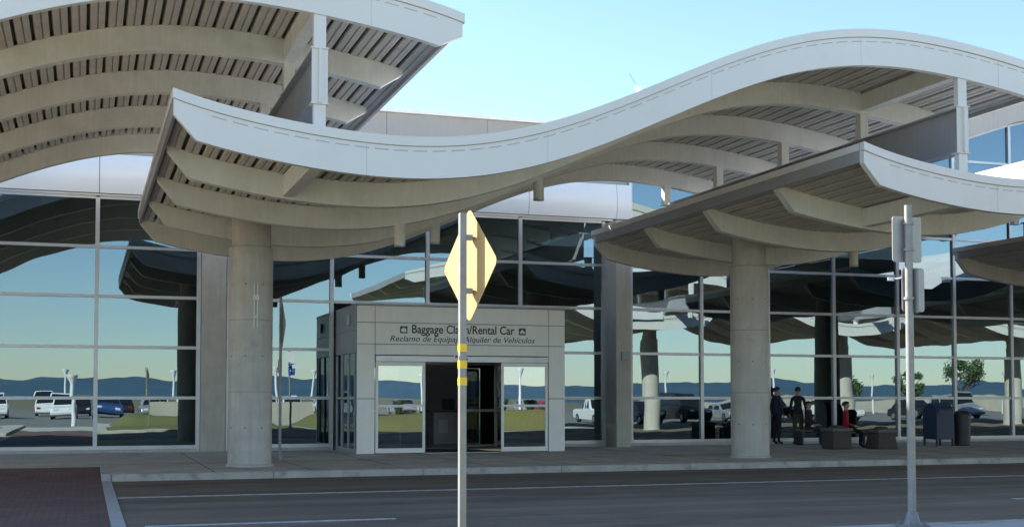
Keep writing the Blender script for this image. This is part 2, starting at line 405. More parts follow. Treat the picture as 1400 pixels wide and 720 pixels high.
# ------------------------------------------------------------------ canopies
PER = 11.94
PC = [-7.38684e-07, 1.78763e-06, 0.000132521, -0.000201285, -0.0109845, 0.00888327, 0.456612, 6.79521]
def T(x): return float(np.polyval(PC, x - 9.0))
CX0, CX1 = 1.20, 17.59
CY0, CY1 = 18.92, 31.55
RIBS = (22.0, 25.1, 28.25)
CB = Vector((3.32, 25.2, 0.0))                 # base point of a unit
def off(xs): return [x - CB.x for x in xs]
def build_canopy():
    r = root('wave_canopy', CB, 'tmp', 'canopy', 'wave canopies along the terminal kerb')
    y = lambda v: v - CB.y
    xs = list(np.linspace(CX0 + 0.02, CX1 - 0.02, 72))
    MB().strip_y(off(xs), [T(x) - 0.015 for x in xs], [T(x) - 0.09 for x in xs], y(CY0 + 0.10), y(CY1 - 0.05)).build('roof_sheet', ['roof_white'], r, smooth=True)
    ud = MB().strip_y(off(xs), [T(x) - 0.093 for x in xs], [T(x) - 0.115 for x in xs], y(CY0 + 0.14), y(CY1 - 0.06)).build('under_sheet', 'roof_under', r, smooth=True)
    # deck panels: pressed metal, two flutes each, a dark gap between panels
    w = 0.232; yy0, yy1 = y(CY0 + 0.15), y(CY1 - 0.07)
    pm = MB().prism_y([(-w/2, 0.03), (-w/2, -0.062), (-w/2+0.018, -0.075), (-0.016, -0.075), (-0.007, -0.045), (0.007, -0.045), (0.016, -0.075), (w/2-0.018, -0.075), (w/2, -0.062), (w/2, 0.03)], yy0, yy1)
    proto = pm.build('deck_panel', 'deck_metal', r)
    me = proto.data; pz = proto.location.copy()
    x = CX0 + 0.22; first = True
    while x < CX1 - 0.16:
        s = (T(x + 0.05) - T(x - 0.05)) / 0.1
        o = proto if first else bpy.data.objects.new('deck_panel', me)
        if not first: COL.objects.link(o); o.parent = r
        first = False
        o.location = (x - CB.x, pz.y, T(x) - 0.142 - 0.02)
        o.rotation_euler = (0, -math.atan(s), 0)
        x += 0.30 / math.sqrt(1 + s*s)
    # ribs
    def rib(y0, y1, xa, xb, name, m, tip0, full=0.645, tiplen=0.42, top=0.20, endcut=0.40):
        X = list(np.linspace(xa, xa + tiplen, 6)) + list(np.linspace(xa + tiplen, xb - endcut, 64))[1:] + list(np.linspace(xb - endcut, xb, 5))[1:]
        zb = []
        for q in X:
            d = full
            if q < xa + tiplen: d = tip0 + (full - tip0) * (q - xa) / tiplen
            if q > xb - endcut: d = full - (full - max(tip0, 0.30)) * (q - (xb - endcut)) / endcut
            zb.append(T(q) - d)
        return MB().strip_y(off(X), [T(q) - top for q in X], zb, y(y0), y(y1)).build(name, m, r, smooth=True)
    for yr in RIBS: rib(yr, yr + 0.22, CX0 + 0.05, CX1 - 0.22, 'rib', 'rib_cream', 0.24)
    rib(CY1 - 0.20, CY1, CX0 + 0.04, CX1 - 0.05, 'rib', 'rib_cream', 0.34, top=0.0, tiplen=0.35)
    fa = rib(CY0, CY0 + 0.13, CX0, CX1, 'fascia', 'fascia_white', 0.37, top=0.03, tiplen=0.33)
    POSf = POS[fa.name]
    X = list(np.linspace(CX0 - 0.015, CX1 + 0.03, 76))
    MB().strip_y(off(X), [T(q) + 0.012 for q in X], [T(q) - 0.135 for q in X], y(CY0 - 0.028), y(CY0 + 0.10)).build('trim', 'fascia_white', fa, smooth=True)
    MB().strip_y(off(X), [T(q) - 0.1355 for q in X], [T(q) - 0.144 for q in X], y(CY0 - 0.006), y(CY0 + 0.02)).build('trim_gap', 'girder_grey', fa)
    MB().strip_y(off(X), [T(q) + 0.012 for q in X], [T(q) - 0.20 for q in X], y(CY1 + 0.002), y(CY1 + 0.03)).build('rear_trim', 'fascia_white', r, smooth=True)
    for q in (4.1, 7.1, 10.1, 13.1, 16.1):
        xs_ = [q, q + 0.005]
        MB().strip_y(off(xs_), [T(v) - 0.15 for v in xs_], [T(v) - 0.64 for v in xs_], y(CY0 - 0.002), y(CY0 + 0.01)).build('panel_joint', 'shadow_joint_grey', fa)
    # grey dashes that paint the broken shadow line under the trim
    sm = MB(); q = CX0 + 0.55
    while q < CX1 - 0.6:
        xs_ = [q, q + 0.11, q + 0.22]
        sm.strip_y(off(xs_), [T(v) - 0.205 for v in xs_], [T(v) - 0.222 for v in xs_], y(CY0 - 0.003), y(CY0 + 0.01)); q += 0.31
    so_ = sm.build('shadow_dashes', 'shadow_joint_grey', fa); so_['kind'] = 'stuff'
    # low and high end beams
    MB().box(CX0 - CB.x, CX0 - CB.x + 0.06, y(CY0 + 0.14), y(CY1 - 0.21), T(CX0) - 0.34, T(CX0) - 0.02).build('edge_beam', 'girder_grey', r, 0.01)
    MB().box(CX0 - CB.x - 0.018, CX0 - CB.x - 0.002, y(CY0 + 0.14), y(CY1), T(CX0) - 0.12, T(CX0) + 0.01).build('edge_flashing', 'fascia_white', r)
    MB().box(CX1 - CB.x - 0.09, CX1 - CB.x - 0.01, y(CY0 + 0.14), y(CY1 - 0.21), T(CX1) - 0.27, T(CX1) + 0.01).build('edge_beam', 'girder_grey', r, 0.01)
    # cross beams running front to back
    ys = [CY0 + 0.13] + [v for q in RIBS for v in (q, q + 0.22)] + [CY1 - 0.20]
    for xb_, hh in ((3.37, 0.50), (15.31, 0.48)):
        for i in (0,):
            MB().box(xb_ - CB.x - 0.11, xb_ - CB.x + 0.11, y(ys[i]), y(ys[i+1]), T(xb_) - 0.16 - hh + 0.05, T(xb_) - 0.235).build('cross_beam', 'rib_cream', r, 0.008)
    return r
can0 = build_canopy()
CAN_LABELS = {-1: 'pale wave canopy cut off by the top left corner, its arch overhead',
              0: 'long S-shaped white wave canopy spanning the middle, highest above the right side',
              1: 'wave canopy whose low pointed end reaches left over the right column',
              2: 'dark far canopy end showing at the right edge behind the pole signs',
              3: 'farthest wave canopy beyond the right edge, seen mirrored in the glass'}
for k_ in (-1, 0, 1, 2, 3):
    c_ = can0 if k_ == 0 else copy_tree(can0)
    c_.location = CB + Vector((PER * k_, 0, 0)); c_['label'] = CAN_LABELS[k_]

# supports: column + girder + posts
def build_support():
    r = root('canopy_support', (3.32, 26.75, SW_Z), 'tmp', 'column', 'concrete columns carrying the canopies')
    ox, oy, oz = 3.32, 26.75, SW_Z
    MB().lathe([(0.50, 0.0), (0.50, 0.03), (0.458, 0.05), (0.458, 4.585), (0.445, 4.60)], n=40).build('shaft', 'column_concrete', r, smooth=True)
    MB().lathe([(0.40, 4.60), (0.40, 4.615), (0.41, 4.62), (0.41, 5.36), (0.40, 5.37)], n=40).build('column_head', 'column_concrete', r, smooth=True)
    for zz in (1.55, 3.05): MB().cyl((0, 0, zz), (0, 0, zz + 0.012), 0.4595, n=40).build('form_seam', 'seam_grey', r, smooth=True)
    for zz in (0.8, 2.3, 3.8):
        for aa in (205, 250, 295, 340): 
            q_ = Vector((math.cos(R(aa)), math.sin(R(aa)), 0)); MB().cyl(q_*0.452 + Vector((0,0,zz)), q_*0.4605 + Vector((0,0,zz)), 0.022, n=10).build('tie_hole', 'seam_grey', r)
    zt = 6.92 - oz; zb = 6.08 - oz; gx = 0.05
    y0, y1 = 18.98 - oy, 31.0 - oy
    MB().box(gx - 0.02, gx + 0.02, y0 + 0.02, y1, zb + 0.03, zt - 0.03).build('girder_web', 'girder_grey', r)
    MB().box(gx - 0.13, gx + 0.13, y0, y1, zt - 0.03, zt).build('girder_flange', 'girder_grey', r)
    MB().box(gx - 0.13, gx + 0.13, y0, y1, zb, zb + 0.03).build('girder_flange', 'girder_grey', r)
    MB().box(gx - 0.125, gx + 0.125, y0 - 0.03, y0 - 0.002, zb - 0.02, zt + 0.02).build('end_plate', 'fascia_white', r, 0.004)
    MB().box(gx - 0.02, gx + 0.02, y0 - 0.10, y0 - 0.031, zb, zt).build('stiffener', 'fascia_white', r)
    for yy in (18.98, 22.11, 25.21, 28.36, 31.40):
        w = 0.095; ly = yy - oy; m = 'fascia_white' if yy < 19 else 'rib_cream'
        lz, hz = T(3.37) - oz - 0.02, T(3.37 + PER) - oz - 0.62
        ya, yb = (ly - 0.03, ly + 0.10) if yy < 19 else (ly - w, ly + w)
        MB().box(gx - w, gx + w, ya, yb, lz, zb - 0.021).build('post', m, r, 0.006)
        MB().box(gx - w, gx + w, ya, yb, zt + 0.021, hz).build('post', m, r, 0.006)
        MB().box(gx - 0.14, gx + 0.14, ya - 0.03, yb + 0.03, zt + 0.002, zt + 0.02).build('seat_plate', m, r)
        MB().box(gx - 0.14, gx + 0.14, ya - 0.03, yb + 0.03, zb - 0.02, zb - 0.002).build('seat_plate', m, r)
    return r
sup0 = build_support()
SUP_LABELS = {-1: 'canopy column left of the picture edge, out of direct view',
              0: 'round concrete column left of the entrance with girder and white post above',
              1: 'round concrete column right of the entrance with girder above',
              2: 'next canopy column right of the picture, mirrored dark in the glass',
              3: 'farthest canopy column right of the picture'}
for k_ in (-1, 0, 1, 2, 3):
    c_ = sup0 if k_ == 0 else copy_tree(sup0)
    c_.location = Vector((3.32 + PER * k_, 26.75, SW_Z)); c_['label'] = SUP_LABELS[k_]
# thin conduit with boxes on the left column
cd = MB(); cy_ = 26.75 - 0.47
for dx in (-0.03, 0.035): cd.cyl((3.36 + dx, cy_ - 0.012, 3.02), (3.36 + dx, cy_ - 0.012, 3.95), 0.014, n=8)
tag(cd.box(3.30, 3.425, cy_ - 0.03, cy_ + 0.012, 3.60, 3.70).box(3.345, 3.41, cy_ - 0.028, cy_ + 0.012, 3.22, 3.28).build('conduit', 'rib_cream'), 'thin twin conduit clipped up the left concrete column', 'conduit')

# cylinder downlights
def downlight(x, yy, label):
    xr = x
    while xr > CX1: xr -= PER
    z = T(xr) - 0.62
    r = root('downlight', (x, yy + 0.11, z - 0.47), label, 'lamp', 'cylinder lamps under the canopies')
    MB().cyl((0,0,0.04), (0,0,0.55), 0.115, n=24).build('housing', 'rib_cream', r, smooth=True)
    MB().lathe([(0.10, 0.03), (0.118, 0.0), (0.118, 0.039), (0.10, 0.0395)], n=24).build('rim', 'aluminium', r, smooth=True)
downlight(6.17, 25.1, 'cylinder lamp left of the yellow sign under the long canopy')
downlight(7.80, 28.25, 'cylinder lamp just behind the yellow sign under the long canopy')
downlight(9.25, 25.1, 'cylinder lamp right of the yellow sign below the rising canopy edge')
downlight(4.5 + PER, 31.38, 'cylinder lamp left of the right column under the pointed canopy')
downlight(5.29 + PER, 28.25, 'cylinder lamp just right of the right column')
downlight(7.40 + PER, 28.25, 'cylinder lamp nearest the tall sign pole')

# ------------------------------------------------------------------ terminal building
tb = root('terminal_building', (8.0, FAC_Y, 0), 'glass fronted terminal behind the canopies with white band and grey parapet', 'building')
tx = lambda x: x - 8.0
ty = lambda v: v - FAC_Y
ZR = [0.26, 1.56, 2.89, 4.215, 5.506, 6.80]
def head(x): return float(np.interp(x, [15.4, 17.86, 20.18, 22.56, 24.96, 27.18, 29.49, 31.8, 34.1, 36.4, 60], [8.35, 8.5, 8.8, 9.2, 9.6, 10.02, 10.78, 11.3, 11.6, 11.7, 11.7]))
bays = [([-12.9, -10.3, -7.6, -4.95, -2.32, 0.28, 2.87], False), ([3.66, 6.45, 9.19, 11.98, 14.61], False), ([15.49, 17.86, 20.18, 22.56, 24.96, 27.18, 29.49, 31.8, 34.1, 36.4, 38.7, 41, 43.3], True)]
MW = 0.052
pane_cache = {}
def pane(x0, x1, z0, z1a, z1b=None):
    z1b = z1a if z1b is None else z1b
    x0 += MW - 0.01; x1 -= MW - 0.01; z0 += 0.022
    z1a -= 0.022; z1b -= 0.022
    m = MB().add([(tx(x0), 0.0, z0), (tx(x1), 0.0, z0), (tx(x1), 0.0, z1b), (tx(x0), 0.0, z1a),
                  (tx(x0), 0.024, z0), (tx(x1), 0.024, z0), (tx(x1), 0.024, z1b), (tx(x0), 0.024, z1a)], [(0,1,2,3), (7,6,5,4), (0,4,5,1), (1,5,6,2), (2,6,7,3), (3,7,4,0)])
    o = m.build('glass_pane', ['facade_glass'], tb)
    o.rotation_euler = (R(random.uniform(-0.09, 0.09)), 0, R(random.uniform(-0.13, 0.13)))
    return o
for xs_, tall in bays:
    rows = ZR + ([8.10, 9.43] if tall else [])
    for i, x in enumerate(xs_):
        top = (head(x) if tall else 6.80)
        if 6.6 < x < 12.1: segs = [(4.20, top)]
        else: segs = [(SW_Z, top)]
        for a, b in segs: MB().box(tx(x - MW), tx(x + MW), -0.07, 0.10, a, b).build('mullion', 'aluminium', tb)
    for i in range(len(xs_) - 1):
        a, b = xs_[i], xs_[i+1]
        behind = 6.4 < (a + b) / 2 < 12.0
        for j, z in enumerate(rows):
            if behind and z < 4.0: continue
            hm = head((a + b) / 2) if tall else 99
            if z > min(head(a), head(b)) - 0.25 and tall: continue
            th = 0.05 if j == 0 else 0.04
            MB().box(tx(a + MW + 0.001), tx(b - MW - 0.001), -0.05 if j else -0.075, 0.08, z - th, z + th).build('transom', 'aluminium', tb)
        for j in range(len(rows) - 1):
            if behind and rows[j] < 4.0: continue
            if tall and rows[j+1] > min(head(a), head(b)) - 0.25:
                pane(a, b, rows[j], head(a), head(b)); break
            pane(a, b, rows[j], rows[j+1])
        else:
            if tall: pane(a, b, rows[-1], head(a), head(b))
    # sill
    if xs_[0] == 3.66: parts = [(3.66, 6.45), (12.3, 14.61)]
    else: parts = [(xs_[0], xs_[-1])]
    for a, b in parts: MB().box(tx(a), tx(b), -0.10, 0.10, SW_Z + 0.002, 0.205).build('sill', 'pier_concrete', tb)
# piers
MB().box(tx(2.93), tx(3.60), -0.06, 0.12, SW_Z, 6.76).build('pier', 'pier_concrete', tb, 0.012)
MB().box(tx(14.66), tx(15.14), -0.85, 0.12, SW_Z, 6.76).build('pier', 'pier_concrete', tb, 0.012)
MB().box(tx(15.145), tx(15.43), -0.10, 0.12, SW_Z, 6.76).build('pier_cladding', 'vest_side', tb)
MB().box(tx(14.80), tx(15.04), -0.94, -0.852, 2.66, 2.92).build('alarm_box', 'girder_grey', tb, 0.01)
# white bulged band above the glass
def band(a, b, z0, z1):
    n = 9; pts = [(0.12, z0)]
    for i in range(n + 1):
        t = i / n; pts.append((-0.05 - 0.16 * math.sin(math.pi * (0.18 + 0.64 * t)), z0 + (z1 - z0) * t))
    pts += [(0.12, z1)]
    MB().prism_x(pts, tx(a + 0.008), tx(b - 0.008)).build('band_panel', 'spandrel_white', tb, smooth=True)
js = [-13, -10.7, -7.9, -5.1, -2.5, 0.31, 3.1, 5.0, 6.62, 9.41, 12.2, 14.99, 15.46]
for a, b in zip(js[:-1], js[1:]): band(a, b, 6.90, 7.93)
MB().box(tx(-13), tx(15.46), -0.02, 0.10, 6.84, 7.95).build('band_backing', 'dark_joint', tb)
MB().box(tx(-13), tx(2.87), -0.09, 0.11, 6.835, 6.885).build('head_rail', 'aluminium', tb)
MB().box(tx(3.66), tx(14.9), -0.09, 0.11, 6.835, 6.885).build('head_rail', 'aluminium', tb)
# grey parapet with pale coping
ps = list(np.arange(-13, 15.5, 3.0)) + [17.2]
for a, b in zip(ps[:-1], ps[1:]):
    MB().box(tx(a + 0.006), tx(b - 0.006), 0.02, 0.12, 7.96, 9.62).build('parapet_panel', 'parapet_grey', tb)
    MB().box(tx(a), tx(b), -0.10, 0.45, 9.625, 9.73).build('coping', 'coping', tb, 0.01)
MB().box(tx(-13), tx(17.2), 0.125, 0.30, 7.0, 9.62).build('parapet_wall', 'int_wall', tb)
MB().box(tx(-13), tx(17.2), 0.30, 5.0, 7.75, 7.95).build('roof', 'roof_white', tb)
MB().box(tx(-13), tx(17.2), 7.4, 18, 7.75, 7.95).build('roof', 'roof_white', tb)
for i in range(12): MB().box(tx(-12.9 + i*2.5), tx(-12.9 + i*2.5) + 2.44, 5.0, 7.4, 7.96, 7.98).build('added_skylight_pane', 'added_skylight_glass', tb)  # roof opening added to let daylight in and brighten the hall
# rising roof of the right pavilion: grey soffit following the glass head
X = list(np.linspace(15.4, 44, 40)); hz = [head(x) for x in X]
pr = MB(); n = len(X)
pr.strip_y([tx(x) for x in X], [h + 0.75 for h in hz], [h + 0.02 for h in hz], -0.55, 18).build('pavilion_roof', 'parapet_grey', tb, smooth=True)
MB().strip_y([tx(x) for x in X], [h + 0.80 for h in hz], [h + 0.755 for h in hz], -0.62, 18).build('roof_edge', 'coping', tb, smooth=True)
MB().strip_y([tx(x) for x in X], [h + 0.012 for h in hz], [h - 0.05 for h in hz], -0.06, 0.08).build('head_rail', 'aluminium', tb, smooth=True)
# white curved roof over the far entrance
er = MB(); vs = []; fs = []; NX, NQ = 24, 10
for i in range(NX + 1):
    x = 26.4 + 12.0 * i / NX; h = 8.1 + 2.3 * math.sin(math.pi * (i / NX) * 0.5 * 1.25 if i / NX < .8 else math.pi / 2)
    for j in range(NQ + 1):
        t = math.pi / 2 * j / NQ; vs.append((tx(x), -1.9 + 1.75 * (1 - math.cos(t)), h - 1.1 + 1.1 * math.sin(t)))
for i in range(NX):
    for j in range(NQ):
        a = i * (NQ + 1) + j; fs.append((a, a + NQ + 1, a + NQ + 2, a + 1))
ero = er.add(vs, fs).build('entrance_roof', 'roof_white', tb, smooth=True)
sm_ = ero.modifiers.new('solid', 'SOLIDIFY'); sm_.thickness = 0.12; sm_.offset = -1
# inside: floor, rear wall, ceiling, end walls
MB().box(tx(-13), tx(44), 0.11, 15, -0.1, SW_Z + 0.01).build('interior_floor', 'int_floor', tb)
MB().box(tx(-13), tx(44), 15, 15.3, 0.14, 8).build('rear_wall', 'int_wall', tb)
MB().box(tx(-13), tx(15.4), 0.31, 5.0, 7.0, 7.1).build('ceiling', 'int_wall', tb)
MB().box(tx(-13), tx(15.4), 7.4, 14.9, 7.0, 7.1).build('ceiling', 'int_wall', tb)
MB().box(tx(-13.2), tx(-13.0), 0.0, 15, 0.14, 9.6).build('end_wall', 'int_wall', tb)
MB().box(tx(44.0), tx(44.2), 0.0, 15, 0.14, 11).build('end_wall', 'int_wall', tb)

# ------------------------------------------------------------------ entrance vestibule
VX0, VX1, VY, VZ = 6.56, 12.24, 31.31, 3.925
vr = root('entrance_vestibule', (9.4, VY, SW_Z), 'boxy pale metal entrance vestibule with open sliding doors and bilingual sign', 'entrance')
vx = lambda x: x - 9.4
vz = lambda z: z - SW_Z
def vp(x0, x1, z0, z1, name='panel', m='vest_panel', y0=0.0, y1=0.05, g=0.007, bevel=0.004):
    return MB().box(vx(x0) + g, vx(x1) - g, y0, y1, vz(z0) + g, vz(z1) - g).build(name, m, vr, bevel)
J = [3.49, 2.94, 2.66]
vp(VX0, 7.03, SW_Z, 1.54); vp(VX0, 7.03, 1.54, 2.94); vp(VX0, 7.03, 2.94, 3.49); vp(VX0, 7.03, 3.49, VZ)
vp(11.77, VX1, SW_Z, 1.54); vp(11.77, VX1, 1.54, 2.94); vp(11.77, VX1, 2.94, 3.49); vp(11.77, VX1, 3.49, VZ)
vp(7.03, 11.77, 3.49, VZ); vp(7.03, 11.77, 2.94, 3.49, 'sign_panel'); vp(7.03, 11.77, 2.66, 2.94)
# backing frame, roof, side walls
MB().box(vx(VX0) + 0.02, vx(VX1) - 0.02, 0.051, 0.14, vz(2.50), vz(VZ) - 0.02).build('backing', 'dark_joint', vr)
for a, b in ((VX0, 7.03), (11.77, VX1)):
    MB().box(vx(a) + 0.02, vx(b) - 0.02, 0.051, 0.14, 0.0, vz(2.499)).build('backing', 'dark_joint', vr)
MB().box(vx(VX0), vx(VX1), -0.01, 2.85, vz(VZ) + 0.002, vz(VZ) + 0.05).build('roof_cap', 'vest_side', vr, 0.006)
MB().box(vx(VX0) + 0.16, vx(VX1) - 0.16, 0.141, 2.85, vz(2.95), vz(3.0)).build('ceiling', 'int_dark', vr)
SD = 2.84                                               # depth to the facade
for sx, xa, xb in ((-1, VX0, VX0 + 0.10), (1, VX1 - 0.10, VX1)):
    xo = vx(xa); xi = vx(xb)
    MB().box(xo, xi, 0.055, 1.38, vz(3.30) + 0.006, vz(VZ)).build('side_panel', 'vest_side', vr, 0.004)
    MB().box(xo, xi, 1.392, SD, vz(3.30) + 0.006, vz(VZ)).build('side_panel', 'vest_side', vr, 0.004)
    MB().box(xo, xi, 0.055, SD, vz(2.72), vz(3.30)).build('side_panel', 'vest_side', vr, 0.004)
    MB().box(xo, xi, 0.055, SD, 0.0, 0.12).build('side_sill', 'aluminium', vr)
    ys_ = [0.055, 0.34, 1.18, 2.02, SD - 0.06]
    for i, yv in enumerate(ys_): MB().box(xo + 0.01, xi - 0.01, yv, yv + 0.06, 0.121, vz(2.719)).build('side_mullion', 'aluminium', vr)
    for a, b in zip(ys_[:-1], ys_[1:]):
        MB().box(xo + 0.04, xo + 0.06, a + 0.055, b + 0.005, 0.115, vz(2.725)).build('side_glass', 'door_glass', vr)
    MB().box(xo + 0.012, xi - 0.012, 0.40, SD - 0.07, vz(1.53), vz(1.58)).build('side_rail', 'aluminium', vr)
# sliding door: header, two glazed leaves, open in the middle
MB().box(vx(7.04), vx(11.76), -0.03, 0.13, vz(2.49), vz(2.645)).build('door_header', 'aluminium', vr, 0.006)
MB().box(vx(9.30), vx(9.48), -0.075, -0.031, vz(2.54), vz(2.60)).build('door_sensor', 'letter_dark', vr, 0.008)
def leaf(x0, x1, yv):
    f = 0.07
    m = MB().box(vx(x0), vx(x0)+f, yv, yv+0.05, 0.02, vz(2.485)).box(vx(x1)-f, vx(x1), yv, yv+0.05, 0.02, vz(2.485))
    m.box(vx(x0)+f, vx(x1)-f, yv, yv+0.05, 0.02, 0.14).box(vx(x0)+f, vx(x1)-f, yv, yv+0.05, vz(2.385), vz(2.485)).box(vx(x0)+f, vx(x1)-f, yv, yv+0.05, vz(1.32), vz(1.385))
    d = m.build('door_leaf', 'vest_panel', vr)
    MB().box(vx(x0)+f-0.01, vx(x1)-f+0.01, yv+0.018, yv+0.03, vz(1.38), vz(2.39)).build('door_glass', 'door_glass', d)
    MB().box(vx(x0)+f-0.01, vx(x1)-f+0.01, yv+0.018, yv+0.03, 0.135, vz(1.325)).build('door_glass', 'door_glass', d)
    MB().box(vx(x0)+f+0.02, vx(x0)+f+0.10, yv+0.006, yv+0.012, vz(1.325), vz(1.38)).build('push_plate', 'letter_dark', d)
leaf(7.05, 8.36, 0.01); leaf(10.44, 11.75, 0.01)
MB().box(vx(8.36), vx(10.44), -0.02, 0.14, 0.001, 0.015).build('threshold', 'aluminium', vr)
# lettering
def text_mesh(s, width, italic=False, bold=0.0):
    cu = bpy.data.curves.new('txt', 'FONT'); cu.body = s; cu.size = 1.0; cu.extrude = 0.01; cu.offset = bold
    cu.align_x = 'CENTER'; cu.resolution_u = 3
    if italic: cu.shear = 0.25
    ob = bpy.data.objects.new('txt', cu); COL.objects.link(ob)
    dg = bpy.context.evaluated_depsgraph_get()
    me = bpy.data.meshes.new_from_object(ob.evaluated_get(dg))
    bpy.data.objects.remove(ob); bpy.data.curves.remove(cu)
    xs_ = [v.co.x for v in me.vertices]; s_ = width / (max(xs_) - min(xs_)); cx_ = (max(xs_) + min(xs_)) / 2
    return me, s_, cx_
def lettering(name, s, xc, zbase, width, zs=1.0, italic=False, bold=0.0, m='letter_dark', depth=-0.004, parent=vr):
    me, s_, cx_ = text_mesh(s, width, italic, bold)
    for v in me.vertices:
        x, y, z = v.co
        v.co = ((x - cx_) * s_, -z * 0.35, y * s_ * zs)
    me.materials.clear(); me.materials.append(MATS[m])
    me.update()
    o = bpy.data.objects.new(name, me); COL.objects.link(o); o.parent = parent
    o.location = (vx(xc), depth, vz(zbase)); return o
lettering('lettering', 'Baggage Claim/Rental Car', 9.40, 3.235, 2.80, 1.15, bold=0.014)
lettering('lettering', 'Reclamo de Equipaje/Alquiler de Veh\u00edculos', 9.40, 3.015, 3.95, 0.95, italic=True)
# pictograms: suitcase and car, dark rounded squares with pale figures
def picto(xc, zc, kind):
    m = MB().box(vx(xc) - 0.095, vx(xc) + 0.095, -0.008, 0.004, vz(zc) - 0.09, vz(zc) + 0.09)
    p_ = m.build('pictogram', 'letter_dark', vr, 0.003)
    q = MB(); cx_, cz_ = vx(xc), vz(zc)
    if kind == 'bag':
        q.box(cx_ - 0.065, cx_ + 0.065, -0.013, -0.0085, cz_ - 0.06, cz_ + 0.03)
        q.box(cx_ - 0.03, cx_ - 0.015, -0.013, -0.0085, cz_ + 0.031, cz_ + 0.06).box(cx_ + 0.015, cx_ + 0.03, -0.013, -0.0085, cz_ + 0.031, cz_ + 0.06).box(cx_ - 0.014, cx_ + 0.014, -0.013, -0.0085, cz_ + 0.045, cz_ + 0.06)
    else:
        q.box(cx_ - 0.07, cx_ + 0.07, -0.013, -0.0085, cz_ - 0.035, cz_ + 0.002)
        q.prism_y([(cx_ - 0.045, cz_ + 0.003), (cx_ + 0.045, cz_ + 0.003), (cx_ + 0.028, cz_ + 0.045), (cx_ - 0.028, cz_ + 0.045)], -0.013, -0.0085)
        q.box(cx_ - 0.055, cx_ - 0.03, -0.013, -0.0085, cz_ - 0.06, cz_ - 0.036).box(cx_ + 0.03, cx_ + 0.055, -0.013, -0.0085, cz_ - 0.06, cz_ - 0.036)
    q.build('figure', 'vest_panel', p_)
picto(7.78, 3.315, 'bag'); picto(11.02, 3.315, 'car')
wl_ = MB().box(vx(VX0) - 0.07, vx(VX0) - 0.002, 0.85, 1.0, vz(3.45), vz(3.72)).build('wall_lamp', 'aluminium', vr, 0.015)

# things just inside the open doors
idr = root('inner_doors', (9.4, FAC_Y + 0.14, SW_Z + 0.01), 'inner glazed door set deep inside the entrance', 'door')
for x in (-2.7, -1.9, -0.95, 0.95, 1.9, 2.7): MB().box(x - 0.04, x + 0.04, 0, 0.09, 0.01, 2.36).build('jamb', 'aluminium', idr)
MB().box(-2.74, 2.74, 0, 0.10, 2.361, 2.52).build('header', 'aluminium', idr)
for x0, x1 in ((-2.66, -1.94), (-1.86, -0.99), (0.99, 1.86), (1.94, 2.66)):
    MB().box(x0, x1, 0.03, 0.042, 0.02, 2.36).build('glass', 'door_glass', idr)
    MB().box(x0, x1, 0.01, 0.07, 1.02, 1.10).build('rail', 'aluminium', idr)
ct = root('counter', (11.1, 37.5, SW_Z + 0.01), 'low counter standing inside the open doors', 'counter')
MB().box(-0.9, 0.5, -0.3, 0.3, 0, 0.98).build('front', 'int_wall', ct, 0.01); MB().box(-1.0, 0.6, -0.36, 0.34, 0.981, 1.03).build('top', 'wood', ct, 0.01)
MB().box(-0.6, -0.2, -0.2, -0.16, 1.05, 1.40).build('monitor', 'letter_dark', ct, 0.01); MB().box(-0.43, -0.37, -0.15, -0.10, 1.031, 1.20).build('monitor_stand', 'aluminium', ct)
MB().box(-0.75, -0.45, -0.306, -0.301, 0.35, 0.75).build('notice', 'sign_white', ct)
scr = root('information_stand', (11.35, 35.9, SW_Z + 0.01), 'slim upright metal stand inside the doorway at right', 'stand')
MB().box(-0.05, 0.05, -0.05, 0.05, 0.031, 1.1).build('upright', 'sign_white', scr, 0.01); MB().box(-0.2, 0.2, -0.2, 0.2, 0, 0.03).build('base', 'aluminium', scr)
MB().box(-0.25, 0.25, -0.03, 0.03, 1.101, 1.5).build('screen', 'int_dark', scr, 0.01)
mt = tag(MB().box(8.45, 10.35, VY + 0.25, VY + 2.4, SW_Z + 0.002, SW_Z + 0.014).build('entrance_mat', 'bin_dark', None), 'dark entrance mat just inside the sliding doors', 'mat')

# ------------------------------------------------------------------ street furniture
# yellow diamond sign on a taped square post, seen from one side
dr = root('crossing_sign', (2.66, 8.90, 0.11), 'yellow diamond road sign on a steel post with yellow tape bands', 'road sign')
dz = lambda z: z - 0.11
MB().box(-0.026, 0.026, -0.026, 0.026, 0.0, dz(2.93)).build('post', 'galvanised', dr, 0.004)
for z in (1.925, 1.80, 1.675):
    MB().box(-0.0278, 0.0278, -0.0278, 0.0278, dz(z) - 0.029, dz(z) + 0.029).build('tape_band', 'tape_yellow', dr)
def diamond(cx_, cy_, cz_, half, th, rad=0.05):
    pts = []
    for kq in range(4):
        a = math.pi / 2 * kq; c = Vector((math.cos(a), math.sin(a))) * (half - rad * 1.35)
        for j in range(-2, 3):
            t = a + j * math.pi / 8; pts.append((cy_ + c.x + rad * math.cos(t), cz_ + c.y + rad * math.sin(t)))
    return MB().prism_x(pts, cx_, cx_ + th)
pl_ = diamond(0.075, 0.07, dz(2.55), 0.432, 0.004).build('sign_plate', 'sign_yellow', dr); pl_.rotation_euler = (0, 0, R(11))
for z in (2.35, 2.75): MB().box(0.0265, 0.0745, -0.018, 0.03, dz(z) - 0.02, dz(z) + 0.02).build('clamp', 'galvanised', dr)
MB().cyl((-0.036, 0, dz(1.86)), (-0.06, 0, dz(1.86)), 0.012, n=8).build('bolt', 'letter_dark', dr)

